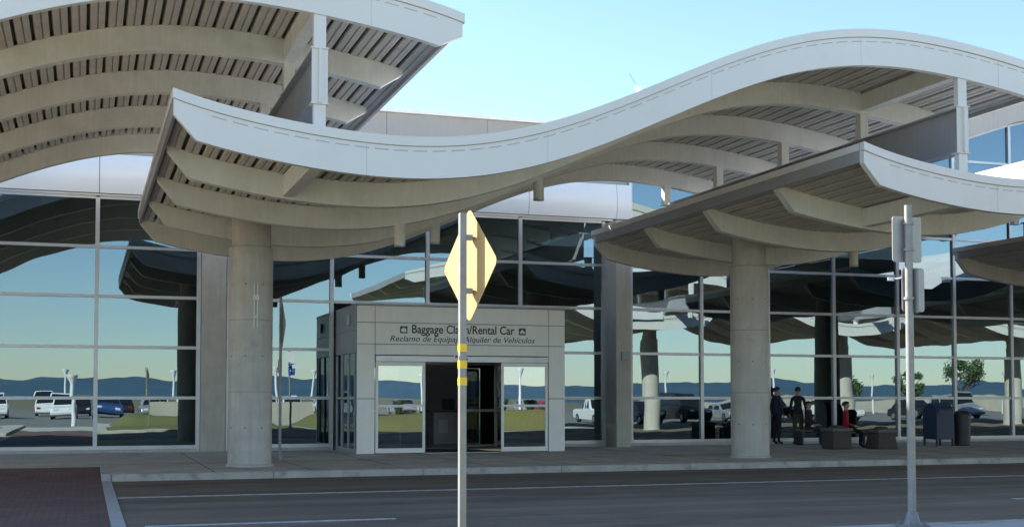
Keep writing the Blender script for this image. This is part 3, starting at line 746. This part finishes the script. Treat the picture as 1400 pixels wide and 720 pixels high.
# tall round pole with sign plates at the right
pr_ = root('sign_pole', (8.80, 11.84, 0.11), 'tall grey round pole with sign plates at right kerb', 'sign pole')
PH = 3.62
MB().cyl((0,0,0.031), (0,0,PH), 0.047, 0.044, n=24).build('pole', 'galvanised', pr_, smooth=True)
MB().box(-0.14, 0.14, -0.14, 0.14, 0.0, 0.03).build('base_plate', 'galvanised', pr_, 0.008)
MB().lathe([(0.10, 0.03), (0.09, 0.05), (0.06, 0.16), (0.056, 0.17)], n=20).build('base_collar', 'galvanised', pr_, smooth=True)
for q in ((-.1,-.1),(.1,-.1),(.1,.1),(-.1,.1)): MB().cyl((q[0],q[1],0.031), (q[0],q[1],0.07), 0.016, n=6).build('anchor_bolt', 'galvanised', pr_)
def plate(x0, x1, z0, z1, yv, m_back, face, rot=0.0, rad=0.035, parent=pr_):
    pts = []
    for cx_, cz_, a0 in ((x1-rad, z1-rad, 0), (x0+rad, z1-rad, 90), (x0+rad, z0+rad, 180), (x1-rad, z0+rad, 270)):
        for j in range(5):
            t = R(a0 + 22.5*j); pts.append((cx_ + rad*math.cos(t), cz_ + rad*math.sin(t)))
    o = MB().prism_y(pts, yv, yv + 0.004).build('sign_plate', m_back, parent)
    pf = [(x0 + (x - x0)*1.0, z) for x, z in pts]
    f_ = MB().prism_y(pf, yv + 0.0045, yv + 0.0065).build('sign_face', face, o)
    o.rotation_euler = (0, 0, R(rot)); return o
a_ = plate(-0.17, 0.22, 2.98, 3.50, 0.062, 'sign_back', 'sign_white')
b_ = plate(-0.05, 0.25, 2.42, 2.92, 0.062, 'sign_back', 'sign_blue', rot=0)
# pale wheelchair figure on the blue face
fg = MB(); fx, fz, fy = 0.10, 2.64, 0.0690
for i in range(18):
    t0, t1 = R(100 + 14*i), R(100 + 14*(i+1))
    if i < 17: fg.prism_y([(fx + 0.085*math.cos(t0), fz + 0.085*math.sin(t0)), (fx + 0.085*math.cos(t1), fz + 0.085*math.sin(t1)), (fx + 0.062*math.cos(t1), fz + 0.062*math.sin(t1)), (fx + 0.062*math.cos(t0), fz + 0.062*math.sin(t0))], fy, fy + 0.002)
fg.box(fx - 0.03, fx - 0.005, fy, fy + 0.002, fz + 0.0, fz + 0.13).box(fx - 0.0045, fx + 0.07, fy, fy + 0.002, fz, fz + 0.022).box(fx + 0.0, fx + 0.06, fy, fy + 0.002, fz + 0.06, fz + 0.078)
fg.cyl((fx - 0.018, fy, fz + 0.165), (fx - 0.018, fy + 0.002, fz + 0.165), 0.024, n=12)
fg.build('wheelchair_figure', 'sign_white', b_)
# small plate turned to the side and a pale arrow-shaped blade behind
c_ = MB().prism_x([(-0.08, 2.40), (0.12, 2.40), (0.14, 2.42), (0.14, 2.88), (0.12, 2.90), (-0.08, 2.90), (-0.10, 2.88), (-0.10, 2.42)], 0.0545, 0.0585).build('side_plate', 'sign_back', pr_)
MB().prism_y([(0.10, 2.70), (0.46, 2.70), (0.60, 2.78), (0.58, 2.88), (0.50, 2.92), (0.10, 2.87)], 0.20, 0.205).build('arrow_blade', 'sign_white', pr_)
MB().box(-0.14, -0.05, 0.20, 0.205, 2.78, 2.82).build('arrow_tail', 'sign_white', pr_)
MB().box(-0.06, 0.11, 0.050, 0.20, 2.795, 2.81).build('blade_arm', 'galvanised', pr_)
for z in (3.1, 3.4, 2.55): MB().cyl((0,0,z), (0,0,z+0.03), 0.062, n=20).build('band_clamp', 'galvanised', pr_)

# thin pavement post with two edge-on diamond plates
tp = root('pavement_sign', (4.27, 28.9, SW_Z), 'thin post with an edge-on sign plate right of the left column', 'road sign')
MB().box(-0.03, 0.03, -0.03, 0.03, 0, 3.75).build('post', 'galvanised', tp, 0.004)
diamond(0.035, 0.0, 3.10, 0.54, 0.004).build('sign_plate', 'sign_back', tp)
MB().box(-0.045, -0.031, -0.09, 0.09, 2.0, 2.3).build('small_plate', 'sign_back', tp)

# blue collection box
mb_ = root('mailbox', (24.28, 31.35, SW_Z), 'blue rounded-top collection mailbox on legs near the glass', 'mailbox')
prof = [(-0.33, 0.20), (0.33, 0.20), (0.33, 0.95)] + [(0.33*math.cos(R(a)), 0.95 + 0.33*math.sin(R(a))) for a in range(15, 180, 15)] + [(-0.33, 0.95)]
bd = MB().prism_x([(y_, z_) for y_, z_ in prof], -0.31, 0.31).build('body', 'mail_blue', mb_, 0.012)
MB().box(-0.24, 0.24, -0.352, -0.331, 0.93, 1.06).build('pull_door', 'mail_blue', mb_, 0.008)
MB().box(-0.24, 0.24, -0.334, -0.3305, 1.065, 1.10).build('slot_shadow', 'letter_dark', mb_)
for sx in (-1, 1):
    for sy in (-1, 1): MB().box(sx*0.28-0.025, sx*0.28+0.025, sy*0.29-0.03, sy*0.29+0.03, 0, 0.199).build('leg', 'mail_blue', mb_)
# slim dark bin
bn = root('litter_bin', (25.1, 31.3, SW_Z), 'dark slim litter bin right of the blue mailbox', 'bin')
MB().lathe([(0.20, 0), (0.23, 0.02), (0.25, 0.85), (0.25, 0.88)], n=28).build('body', 'bin_dark', bn, smooth=True)
MB().lathe([(0.262, 0.881), (0.262, 0.93), (0.20, 1.02), (0.12, 1.05)], n=28).build('lid', 'bin_dark', bn, smooth=True)
# two squat aggregate bins
def agg(x, y_, w, h, label, taper):
    r = root('stone_planter', (x, y_, SW_Z), label, 'planter', 'squat stone planters on the pavement')
    b0, b1 = w/2, w/2*taper
    MB().add([(-b0,-b0,0),(b0,-b0,0),(b0,b0,0),(-b0,b0,0),(-b1,-b1,h),(b1,-b1,h),(b1,b1,h),(-b1,b1,h)], [(0,3,2,1),(4,5,6,7),(0,1,5,4),(1,2,6,5),(2,3,7,6),(3,0,4,7)]).build('body', 'aggregate', r, 0.03)
    e = b1 + 0.03
    MB().box(-e, e, -e, e, h + 0.001, h + 0.09).build('rim', 'aggregate_lid', r, 0.02)
    MB().lathe([(b1*0.85, h + 0.091), (b1*0.6, h + 0.15), (0.05, h + 0.17)], n=16).build('soil', 'aggregate', r, smooth=True)
agg(20.0, 30.25, 0.60, 0.50, 'left stone planter with pale rim, in front of dark standing people', 1.0)
agg(21.3, 30.0, 0.66, 0.46, 'right stone planter beside the seated person in red', 0.82)
# bench
be = root('bench', (20.95, 31.0, SW_Z), 'slatted bench under the seated person in red', 'bench')
for i in range(4): MB().box(-0.75, 0.75, -0.22 + i*0.115, -0.12 + i*0.115, 0.42, 0.455).build('slat', 'wood', be, 0.006)
for sx in (-0.6, 0.6): MB().box(sx-0.03, sx+0.03, -0.2, 0.22, 0.36, 0.419).box(sx-0.03, sx+0.03, -0.2, -0.14, 0, 0.36).box(sx-0.03, sx+0.03, 0.16, 0.22, 0, 0.36).build('leg_frame', 'bin_dark', be)

# ------------------------------------------------------------------ people
def person(loc, rz, label, pose, mats, seed=0):
    r = root('person', loc, label, 'person', rz=rz)
    V = []; E = []; RD = []
    def n(p, rad, par=None):
        V.append(p); RD.append(rad)
        if par is not None: E.append((par, len(V)-1))
        return len(V)-1
    sit = pose == 'sit'; d = -0.42 if sit else 0.0
    pel = n((0, 0, 0.95+d), (0.135, 0.105)); sp = n((0, 0.0, 1.12+d), (0.125, 0.095), pel); ch = n((0, -0.01, 1.33+d), (0.15, 0.105), sp)
    up = n((0, 0.0, 1.44+d), (0.11, 0.085), ch); nk = n((0, -0.005, 1.53+d), (0.05, 0.052), up)
    hb = n((0, -0.02, 1.60+d), (0.07, 0.085), nk); hm = n((0, -0.015, 1.67+d), (0.078, 0.098), hb); ht = n((0, -0.005, 1.735+d), (0.055, 0.07), hm)
    hands = []
    for s in (-1, 1):
        sh = n((s*0.17, 0, 1.42+d), (0.062, 0.06), up)
        if sit: el = n((s*0.24, -0.02, 1.14+d), (0.044, 0.044), sh); wr = n((s*0.15, -0.25, 1.06+d), (0.03, 0.027), el); hd = (s*0.13, -0.31, 1.05+d)
        else: el = n((s*0.235, 0.03, 1.13), (0.044, 0.044), sh); wr = n((s*0.25, -0.04, 0.89), (0.03, 0.027), el); hd = (s*0.25, -0.06, 0.84)
        hn = n(hd, (0.034, 0.020), wr); hands.append((Vector(V[wr]), Vector(hd), s))
        hp = n((s*0.095, 0, 0.90+d), (0.09, 0.095), pel)
        if sit:
            kn = n((s*0.12, -0.44, 0.50), (0.062, 0.062), hp); an = n((s*0.12, -0.40, 0.10), (0.042, 0.042), kn); to = n((s*0.13, -0.56, 0.045), (0.042, 0.03), an)
        else:
            kn = n((s*0.10, -0.015, 0.50), (0.06, 0.06), hp); an = n((s*0.105, 0.03, 0.10), (0.042, 0.042), kn); to = n((s*0.12, -0.13, 0.04), (0.042, 0.03), an)
    me = bpy.data.meshes.new('b'); me.from_pydata(V, E, []); o = bpy.data.objects.new('b', me); COL.objects.link(o)
    o.modifiers.new('s', 'SKIN')
    for i, sv in enumerate(me.skin_vertices[0].data): sv.radius = RD[i]; sv.use_root = (i == 0)
    ss = o.modifiers.new('u', 'SUBSURF'); ss.levels = 2; ss.render_levels = 2
    dg = bpy.context.evaluated_depsgraph_get()
    bme = bpy.data.meshes.new_from_object(o.evaluated_get(dg)); bpy.data.objects.remove(o)
    mb = MB()
    mb.v = [tuple(v.co) for v in bme.vertices]; mb.f = [tuple(p.vertices) for p in bme.polygons]; mb.mi = [0]*len(mb.f)
    # fingers, nose, ears
    for wv, hv, s in hands:
        dr_ = (hv - wv).normalized(); side = Vector((1, 0, 0)) if not sit else Vector((0.9, 0.3, 0)); side = (side - dr_*side.dot(dr_)).normalized()
        palm = Vector((0, -1, 0)) if not sit else Vector((0, 0, -1))
        for q in range(4):
            a = hv + side*(q-1.5)*0.017 + dr_*0.01; b = a + dr_*(0.045 - 0.006*abs(q-1.2)); c = b + (dr_*0.6 + palm*0.5)*0.032
            mb.cyl(a, b, 0.0085, 0.008, 7); mb.cyl(b, c, 0.008, 0.006, 7)
        a = hv - dr_*0.02 - side*s*0.03; mb.cyl(a, a + (dr_*0.7 - side*s*0.7 + palm*0.3)*0.05, 0.010, 0.007, 7)
    hz_ = 1.66 + d
    mb.cyl((0, -0.10, hz_+0.01), (0, -0.125, hz_-0.02), 0.010, 0.014, 7)
    for s in (-1, 1): mb.sphere((s*0.082, 0.0, hz_-0.005), 0.028, 8, 6, sc=(0.35, 0.7, 1.1)); mb.sphere((s*0.03, -0.098, hz_+0.022), 0.010, 8, 6)
    def mi(c):
        x, y_, z = c
        if z > 1.50 + d: return 2
        if sit:
            if abs(x) < 0.4 and y_ < -0.22 and z > 0.58: return 2
            if z > 0.56: return 0
            return 3 if z < 0.09 else 1
        if abs(x) > 0.18 and z < 0.93: return 2
        if z > 0.93: return 0
        return 3 if z < 0.08 else 1
    vv = mb.v
    b_ = mb.build('body', mats, r, smooth=True)
    lc = b_.location
    for p in b_.data.polygons: p.material_index = mi(p.center + lc)
    # hair cap
    hm_ = MB(); vs = []; fs = []; N_, M_ = 16, 7
    for j in range(M_+1):
        ph = R(8 + 92*j/M_)
        for i in range(N_):
            t = 2*math.pi*i/N_; back = 0.5 + 0.5*math.sin(t); p2 = ph * (0.62 + 0.50*back)
            vs.append((0.095*math.sin(p2)*math.cos(t), -0.008 + 0.118*math.sin(p2)*math.sin(t), hz_ + 0.015 + 0.105*math.cos(p2)))
    for j in range(M_):
        for i in range(N_): fs.append((j*N_+i, (j+1)*N_+i, (j+1)*N_+(i+1)%N_, j*N_+(i+1)%N_))
    fs.append(tuple(range(N_)))
    hm_.add(vs, fs).build('hair', 'hair', r, smooth=True)
    return r
person((20.85, 31.06, SW_Z - 0.02), R(60), 'person in red top and black trousers seated between the planters', 'sit', ['cloth_red', 'cloth_black', 'skin', 'rubber'])
person((20.75, 33.45, SW_Z), R(160), 'taller person in black standing behind the left planter', 'stand', ['cloth_black', 'cloth_khaki', 'skin', 'rubber'])
person((20.1, 33.6, SW_Z), R(100), 'person in navy standing farther left beside the black-clothed one', 'stand', ['cloth_navy', 'cloth_black', 'skin', 'rubber'])
person((20.95, 33.2, SW_Z - 0.02), R(40), 'person in black seated directly behind the left planter', 'sit', ['cloth_black', 'cloth_navy', 'skin', 'rubber'])
sb = root('bench', (21.0, 33.15, SW_Z), 'slatted bench directly behind the left stone planter', 'bench')
for i in range(4): MB().box(-0.45, 0.02, -0.22 + i*0.115, -0.12 + i*0.115, 0.42, 0.455).build('slat', 'wood', sb, 0.006)
for sx in (-0.4,): MB().box(sx-0.03, sx+0.03, -0.2, 0.22, 0, 0.419).build('leg_frame', 'bin_dark', sb)

# small white dome aerial on the long canopy
ae = root('aerial', (8.83, 19.15, T(8.83) - 0.01), 'tiny white dome with a thin whip aerial on the canopy top', 'aerial')
MB().sphere((0,0,0.07), 0.055).build('dome', 'dome_white', ae, smooth=True)
MB().cyl((0,0,-0.03), (0,0,0.06), 0.02, n=10).build('stalk', 'dome_white', ae)
MB().cyl((-0.02,0,0.12), (-0.17,0,0.33), 0.006, n=6).build('whip', 'girder_grey', ae)

# ------------------------------------------------------------------ the side seen mirrored in the glass
for k_, nm in enumerate(('first', 'second', 'third', 'fourth')):
    if True:
        c_ = copy_tree(can0); c_.location = (28.8 + PER * k_, 4.1, 0.0); c_.rotation_euler = (0, 0, math.pi)
        c_['label'] = 'wave canopy over the far lanes, %s of its row, mirrored right of the entrance' % nm
        c_['group'] = 'wave canopies across the road'
    c_ = copy_tree(sup0); c_.location = (28.8 + PER * k_, 7.55, 0.0)
    c_['label'] = 'concrete column of the far-lane canopies, %s of its row, mirrored in the glass' % nm
    c_['group'] = 'columns of the canopies across the road'
bo = root('sign_board', (27.2, 10.46, 5.5), 'white board on the canopy edge across the road, mirrored above the lit column', 'sign')
MB().box(-1.0, 1.0, -0.03, 0.03, 0.0, 0.72).build('board', 'sign_white', bo, 0.01)
for x in (-0.85, 0.08): MB().box(x, x + 0.75, 0.031, 0.034, 0.42, 0.52).build('board_line', 'letter_dark', bo)

ORD = ['first', 'first', 'second', 'third', 'fourth', 'fifth', 'sixth', 'seventh', 'eighth', 'ninth', 'tenth', 'eleventh', 'twelfth', 'thirteenth', 'fourteenth', 'fifteenth', 'sixteenth', 'seventeenth', 'eighteenth']
def lamp_post(x, y_, h, label):
    r = root('lot_post', (x, y_, 0.0 if y_ < -3 else 0.1), label, 'post', 'white posts in the car park')
    MB().cyl((0,0,0), (0,0,h*0.8), 0.13, 0.10, n=14).build('shaft', 'white_paint', r, smooth=True)
    MB().lathe([(0.10, h*0.8), (0.12, h*0.85), (0.26, h*0.95), (0.34, h), (0.34, h + 0.04)], n=16).build('flared_head', 'white_paint', r, smooth=True)
for i, (x, y_, h) in enumerate([(-0.55, -5.5, 2.75), (-9.5, -40, 4.2), (7.5, -44, 4.0), (16, -42, 4.0), (30, -38, 4.2), (38, -46, 4.4), (46, -40, 4.2), (55, -44, 4.2), (66, -42, 4.2), (80, -46, 4.4), (93, -40, 4.2), (-1.5, -62, 4.2), (12, -64, 4.2), (22.5, -60, 4.2), (34, -66, 4.2), (50.5, -64, 4.2), (60.5, -66, 4.2), (73, -64, 4.2)]):
    lamp_post(x, y_, h, ('white flare-topped post in the mirrored car park, %s from the left' % ORD[i] if i < 11 else 'white flare-topped post in the farthest mirrored row, %s from the left' % ORD[i - 10]) if i else 'shorter white flare-topped post beside the walkway, mirrored at far left')

def car(x, y_, rz, paint, label, van=False, pickup=False):
    r = root('parked_car', (x, y_, -0.03), label, 'car', 'cars parked opposite the terminal', rz=rz)
    L_, W_ = (4.9, 1.9) if (van or pickup) else (4.5, 1.78)
    hb = 0.95 if (van or pickup) else 0.82; ht = 1.95 if van else (1.75 if pickup else 1.42)
    h = L_/2
    body = [(-h, 0.45), (-h+0.05, 0.32), (-h+0.55, 0.22), (h-0.55, 0.22), (h-0.05, 0.32), (h, 0.5), (h-0.08, hb-0.12), (h-0.35, hb-0.02)]
    if van: body += [(h-0.9, hb+0.1), (-h+0.05, hb+0.1)]
    else: body += [(h-1.2, hb+0.05), (-h+0.5, hb+0.06), (-h+0.05, hb-0.02)]
    b = MB().prism_y([(p, q) for p, q in body], -W_/2, W_/2).build('body', paint, r, 0.06, seg=3)
    if van: cab = [(h-1.0, hb+0.101), (h-1.65, ht-0.05), (h-1.9, ht), (-h+0.25, ht), (-h+0.1, hb+0.101)]
    elif pickup: cab = [(h-1.35, hb+0.051), (h-2.0, ht-0.04), (h-2.2, ht), (-0.3, ht), (-0.55, hb+0.051)]
    else: cab = [(h-1.25, hb+0.051), (h-2.05, ht-0.04), (h-2.3, ht), (-h+1.15, ht-0.02), (-h+0.45, hb+0.061)]
    cb = MB(); ins = 0.10; n_ = len(cab); z0 = min(q for _, q in cab); z1 = max(q for _, q in cab)
    vs = []
    for s in (-1, 1): vs += [(p, s*(W_/2 - 0.03 - ins*(q-z0)/(z1-z0)*1.6), q) for p, q in cab]
    cb.add(vs, [tuple(range(n_-1,-1,-1)), tuple(range(n_, 2*n_))] + [(i, (i+1)%n_, n_+(i+1)%n_, n_+i) for i in range(n_)])
    c = cb.build('cabin', paint, r, 0.05, seg=3)
    # glazing: windscreen, side windows, rear window
    def lerp(a, b_, t): return (a[0]+(b_[0]-a[0])*t, a[1]+(b_[1]-a[1])*t)
    for (a, b_) in ((cab[0], cab[1]), (cab[-1], cab[-2])):
        p0 = lerp(a, b_, 0.12); p1 = lerp(a, b_, 0.92); sgn = 1 if a is cab[0] else -1; e = 0.012*sgn
        w0 = W_/2 - 0.14; w1 = W_/2 - 0.26
        MB().add([(p0[0]+e, -w0, p0[1]+0.01), (p0[0]+e, w0, p0[1]+0.01), (p1[0]+e, w1, p1[1]+0.01), (p1[0]+e, -w1, p1[1]+0.01)], [(0,1,2,3)]).build('window', 'car_glass', r)
    for s in (-1, 1):
        xa, xb_ = cab[-1][0]+0.35, cab[0][0]-0.45; xm = (xa+xb_)/2 - 0.1
        for u0, u1 in ((xa, xm-0.04), (xm+0.04, xb_)):
            zt_ = z1 - 0.14; zb_ = z0 + 0.08
            yb_ = W_/2 - 0.03 - ins*(zb_-z0)/(z1-z0)*1.6 + 0.008; yt_ = W_/2 - 0.03 - ins*(zt_-z0)/(z1-z0)*1.6 + 0.008
            MB().add([(u0, s*yb_, zb_), (u1, s*yb_, zb_), (u1 - 0.22, s*yt_, zt_), (u0 + 0.12, s*yt_, zt_)], [(0,1,2,3)]).build('window', 'car_glass', r)
    for sx in (-h+0.85, h-0.85):
        for s in (-1, 1):
            w_ = MB().cyl((sx, s*(W_/2-0.20), 0.33), (sx, s*(W_/2+0.015), 0.33), 0.33, n=24).build('wheel', 'rubber', r, 0.03)
            MB().cyl((sx, s*(W_/2+0.016), 0.33), (sx, s*(W_/2+0.03), 0.33), 0.20, n=18).build('rim', 'chrome', w_)
    for s in (-1, 1):
        MB().box(h-0.16, h-0.02, s*(W_/2-0.35)-0.17, s*(W_/2-0.35)+0.17, hb-0.25, hb-0.12).build('headlight', 'lamp_clear', r, 0.02)
        MB().box(-h-0.012, -h+0.1, s*(W_/2-0.3)-0.15, s*(W_/2-0.3)+0.15, hb-0.25, hb-0.08).build('tail_light', 'lamp_red', r, 0.02)
    return r
cars = [(-6.5, -13, 88, 'car_white', 1, 0), (-1.5, -14, 91, 'car_white', 0, 1), (-9.6, -13.5, 90, 'car_silver', 0, 0), (1.6, -13.5, 90, 'car_blue', 0, 0), (4.6, -14, 89, 'car_silver', 0, 0),
        (9.0, -30, 90, 'car_white', 0, 0), (13, -30, 90, 'car_white', 1, 0), (27.5, -9.5, 90, 'car_red', 0, 0), (33.5, -11, 92, 'car_white', 0, 1), (36.8, -11, 90, 'car_black', 0, 0), (40, -11, 90, 'car_black', 1, 0),
        (43.4, -11, 90, 'car_silver', 0, 0), (47, -11, 90, 'car_black', 0, 1), (53, -12, 90, 'car_white', 0, 0), (60, -12, 90, 'car_black', 0, 0), (64, -12, 90, 'car_silver', 1, 0), (22, -12, 90, 'car_silver', 0, 0)]
cars = [(x, (y_ - 20 if x < 20 and y_ > -20 else y_), a, p_, v_, k_) for x, y_, a, p_, v_, k_ in cars]
cars.sort()
for i, (x, y_, a, pnt, vn, pk) in enumerate(cars):
    kind = 'van' if vn else ('pickup' if pk else 'saloon car')
    car(x, y_, R(a), pnt, '%s %s in the mirrored car park, %s car from the left' % (pnt.split('_')[1], kind, ORD[i + 1]), bool(vn), bool(pk))

protos = [o for o in COL.objects if o.name.startswith('parked_car')]
rr = random.Random(4); bx_ = -19.0
for i in range(17):
    src = rr.choice(protos); c_ = copy_tree(src); c_.location = (bx_, -52 + rr.uniform(-.5, .5), -0.03); c_.rotation_euler = (0, 0, R(90 + rr.uniform(-2, 2) + rr.choice((0, 180))))
    c_['label'] = '%s in the back row of the mirrored car park, %s from the left' % (' '.join(src['label'].split(' in the')[0].split()), ORD[i + 1]); c_['group'] = 'cars in the back row'
    bx_ += rr.choice((3.1, 3.2, 6.3, 9.4))
# low beige wall beyond the lot, hills
tag(MB().box(3.4, 13.5, -9.3, -9, -0.05, 1.25).build('boundary_wall', 'wall_beige'), 'low beige wall behind the grass, mirrored around the left column', 'wall')
tag(MB().box(60, 120, -62.3, -62, -0.05, 1.5).build('boundary_wall', 'wall_beige'), 'long beige wall right of the car park, mirrored at far right', 'wall')
hv = []; hf = []; NX = 120
for i in range(NX + 1):
    x = -2600 + 6200 * i / NX
    h = 36 + 3*math.sin(i*0.23+1) + 1.5*math.sin(i*0.6) + 0.7*math.sin(i*1.7+.5) + 12 * math.exp(-((x+500)/420)**2)
    for j, (dy, k_) in enumerate(((0, 0), (-160, 0.55), (-330, 0.9), (-460, 1.0), (-800, 0.4))):
        hv.append((x, -2100 + dy, -0.2 + h*k_))
for i in range(NX):
    for j in range(4):
        a = i*5 + j; hf.append((a, a+1, a+6, a+5))
struct(MB().add(hv, hf).build('hills', 'hill_forest_haze', smooth=True))

def tree(x, y_, h, rad, label, seed):
    rn = random.Random(seed)
    r = root('tree', (x, y_, -0.05), label, 'tree', 'trees beyond the car park')
    tr = MB(); tr.cyl((0,0,0), (0.05,0,h*0.45), 0.16, 0.10, n=10)
    tips = []
    for i in range(8):
        a = rn.uniform(0, 6.28); e = Vector((math.cos(a)*rad*rn.uniform(.4,.75), math.sin(a)*rad*rn.uniform(.4,.75), h*rn.uniform(.55,.88)))
        s = Vector((0.04, 0, h*rn.uniform(.28,.45))); tr.cyl(s, e, 0.06, 0.02, n=7); tips.append(e)
    tr.build('trunk', 'bark', r, smooth=True)
    cr = MB()
    cl = [(t, rn.uniform(.3,.5)*rad) for t in tips] + [(Vector((rn.uniform(-.6,.6)*rad, rn.uniform(-.6,.6)*rad, h*rn.uniform(.5,.95))), rn.uniform(.2,.42)*rad) for _ in range(10)]
    for c, q in cl:
        for _ in range(170):
            dv = Vector((rn.gauss(0,1), rn.gauss(0,1), rn.gauss(0,.8))).normalized()*q*rn.uniform(.35,1)
            p = c + dv; u = Vector((rn.gauss(0,1), rn.gauss(0,1), rn.gauss(0,1))).normalized()*rn.uniform(.07,.13); w = u.orthogonal().normalized()*u.length*0.6
            cr.add([p-u, p+w, p+u, p-w], [(0,1,2,3)])
    o = cr.build('crown', 'leaf', r)
def clump(x, y_, h, label, seed):
    rn = random.Random(seed); r = root('ornamental_grass', (x, y_, 0.72), label, 'plant', 'ornamental grasses on the mound')
    mb = MB()
    for _ in range(260):
        a = rn.uniform(0, 6.28); l = rn.uniform(0.2, 0.6)*h; d = Vector((math.cos(a), math.sin(a), 0)); sd = Vector((-d.y, d.x, 0))*0.012
        b0 = d*rn.uniform(0, 0.12); m_ = b0 + d*l*0.45 + Vector((0, 0, h*rn.uniform(.5, .85))); t_ = m_ + d*l + Vector((0, 0, -h*rn.uniform(0, .25)))
        mb.add([b0-sd, b0+sd, m_+sd*.8, m_-sd*.8, t_], [(0,1,2,3), (3,2,4)])
    mb.build('blades', 'leaf', r)
    MB().cyl((0,0,-0.2), (0,0,0.08), 0.13, 0.10, n=10).build('crown_base', 'bark', r)
for i, (x, y_, h, nm) in enumerate(((12.6, 5.2, 1.1, 'tallest'), (14.2, 4.4, 0.9, 'second'), (15.6, 5.6, 0.8, 'third'), (19.3, 4.8, 1.0, 'fourth'), (21.2, 3.6, 0.9, 'rightmost'))):
    clump(x, y_, h, 'spiky ornamental grass on the mound, %s from the left, mirrored in the doors' % nm, 20 + i)
tree(71, -20, 4.9, 2.0, 'bushy green tree mirrored right of the blue mailbox', 3)
tree(80, -40, 4.6, 1.3, 'small tree mirrored left of the bushy one, above the pole', 5)
tree(66.5, -31, 4.0, 1.7, 'dark low tree mirrored between the far posts and the pole', 9)
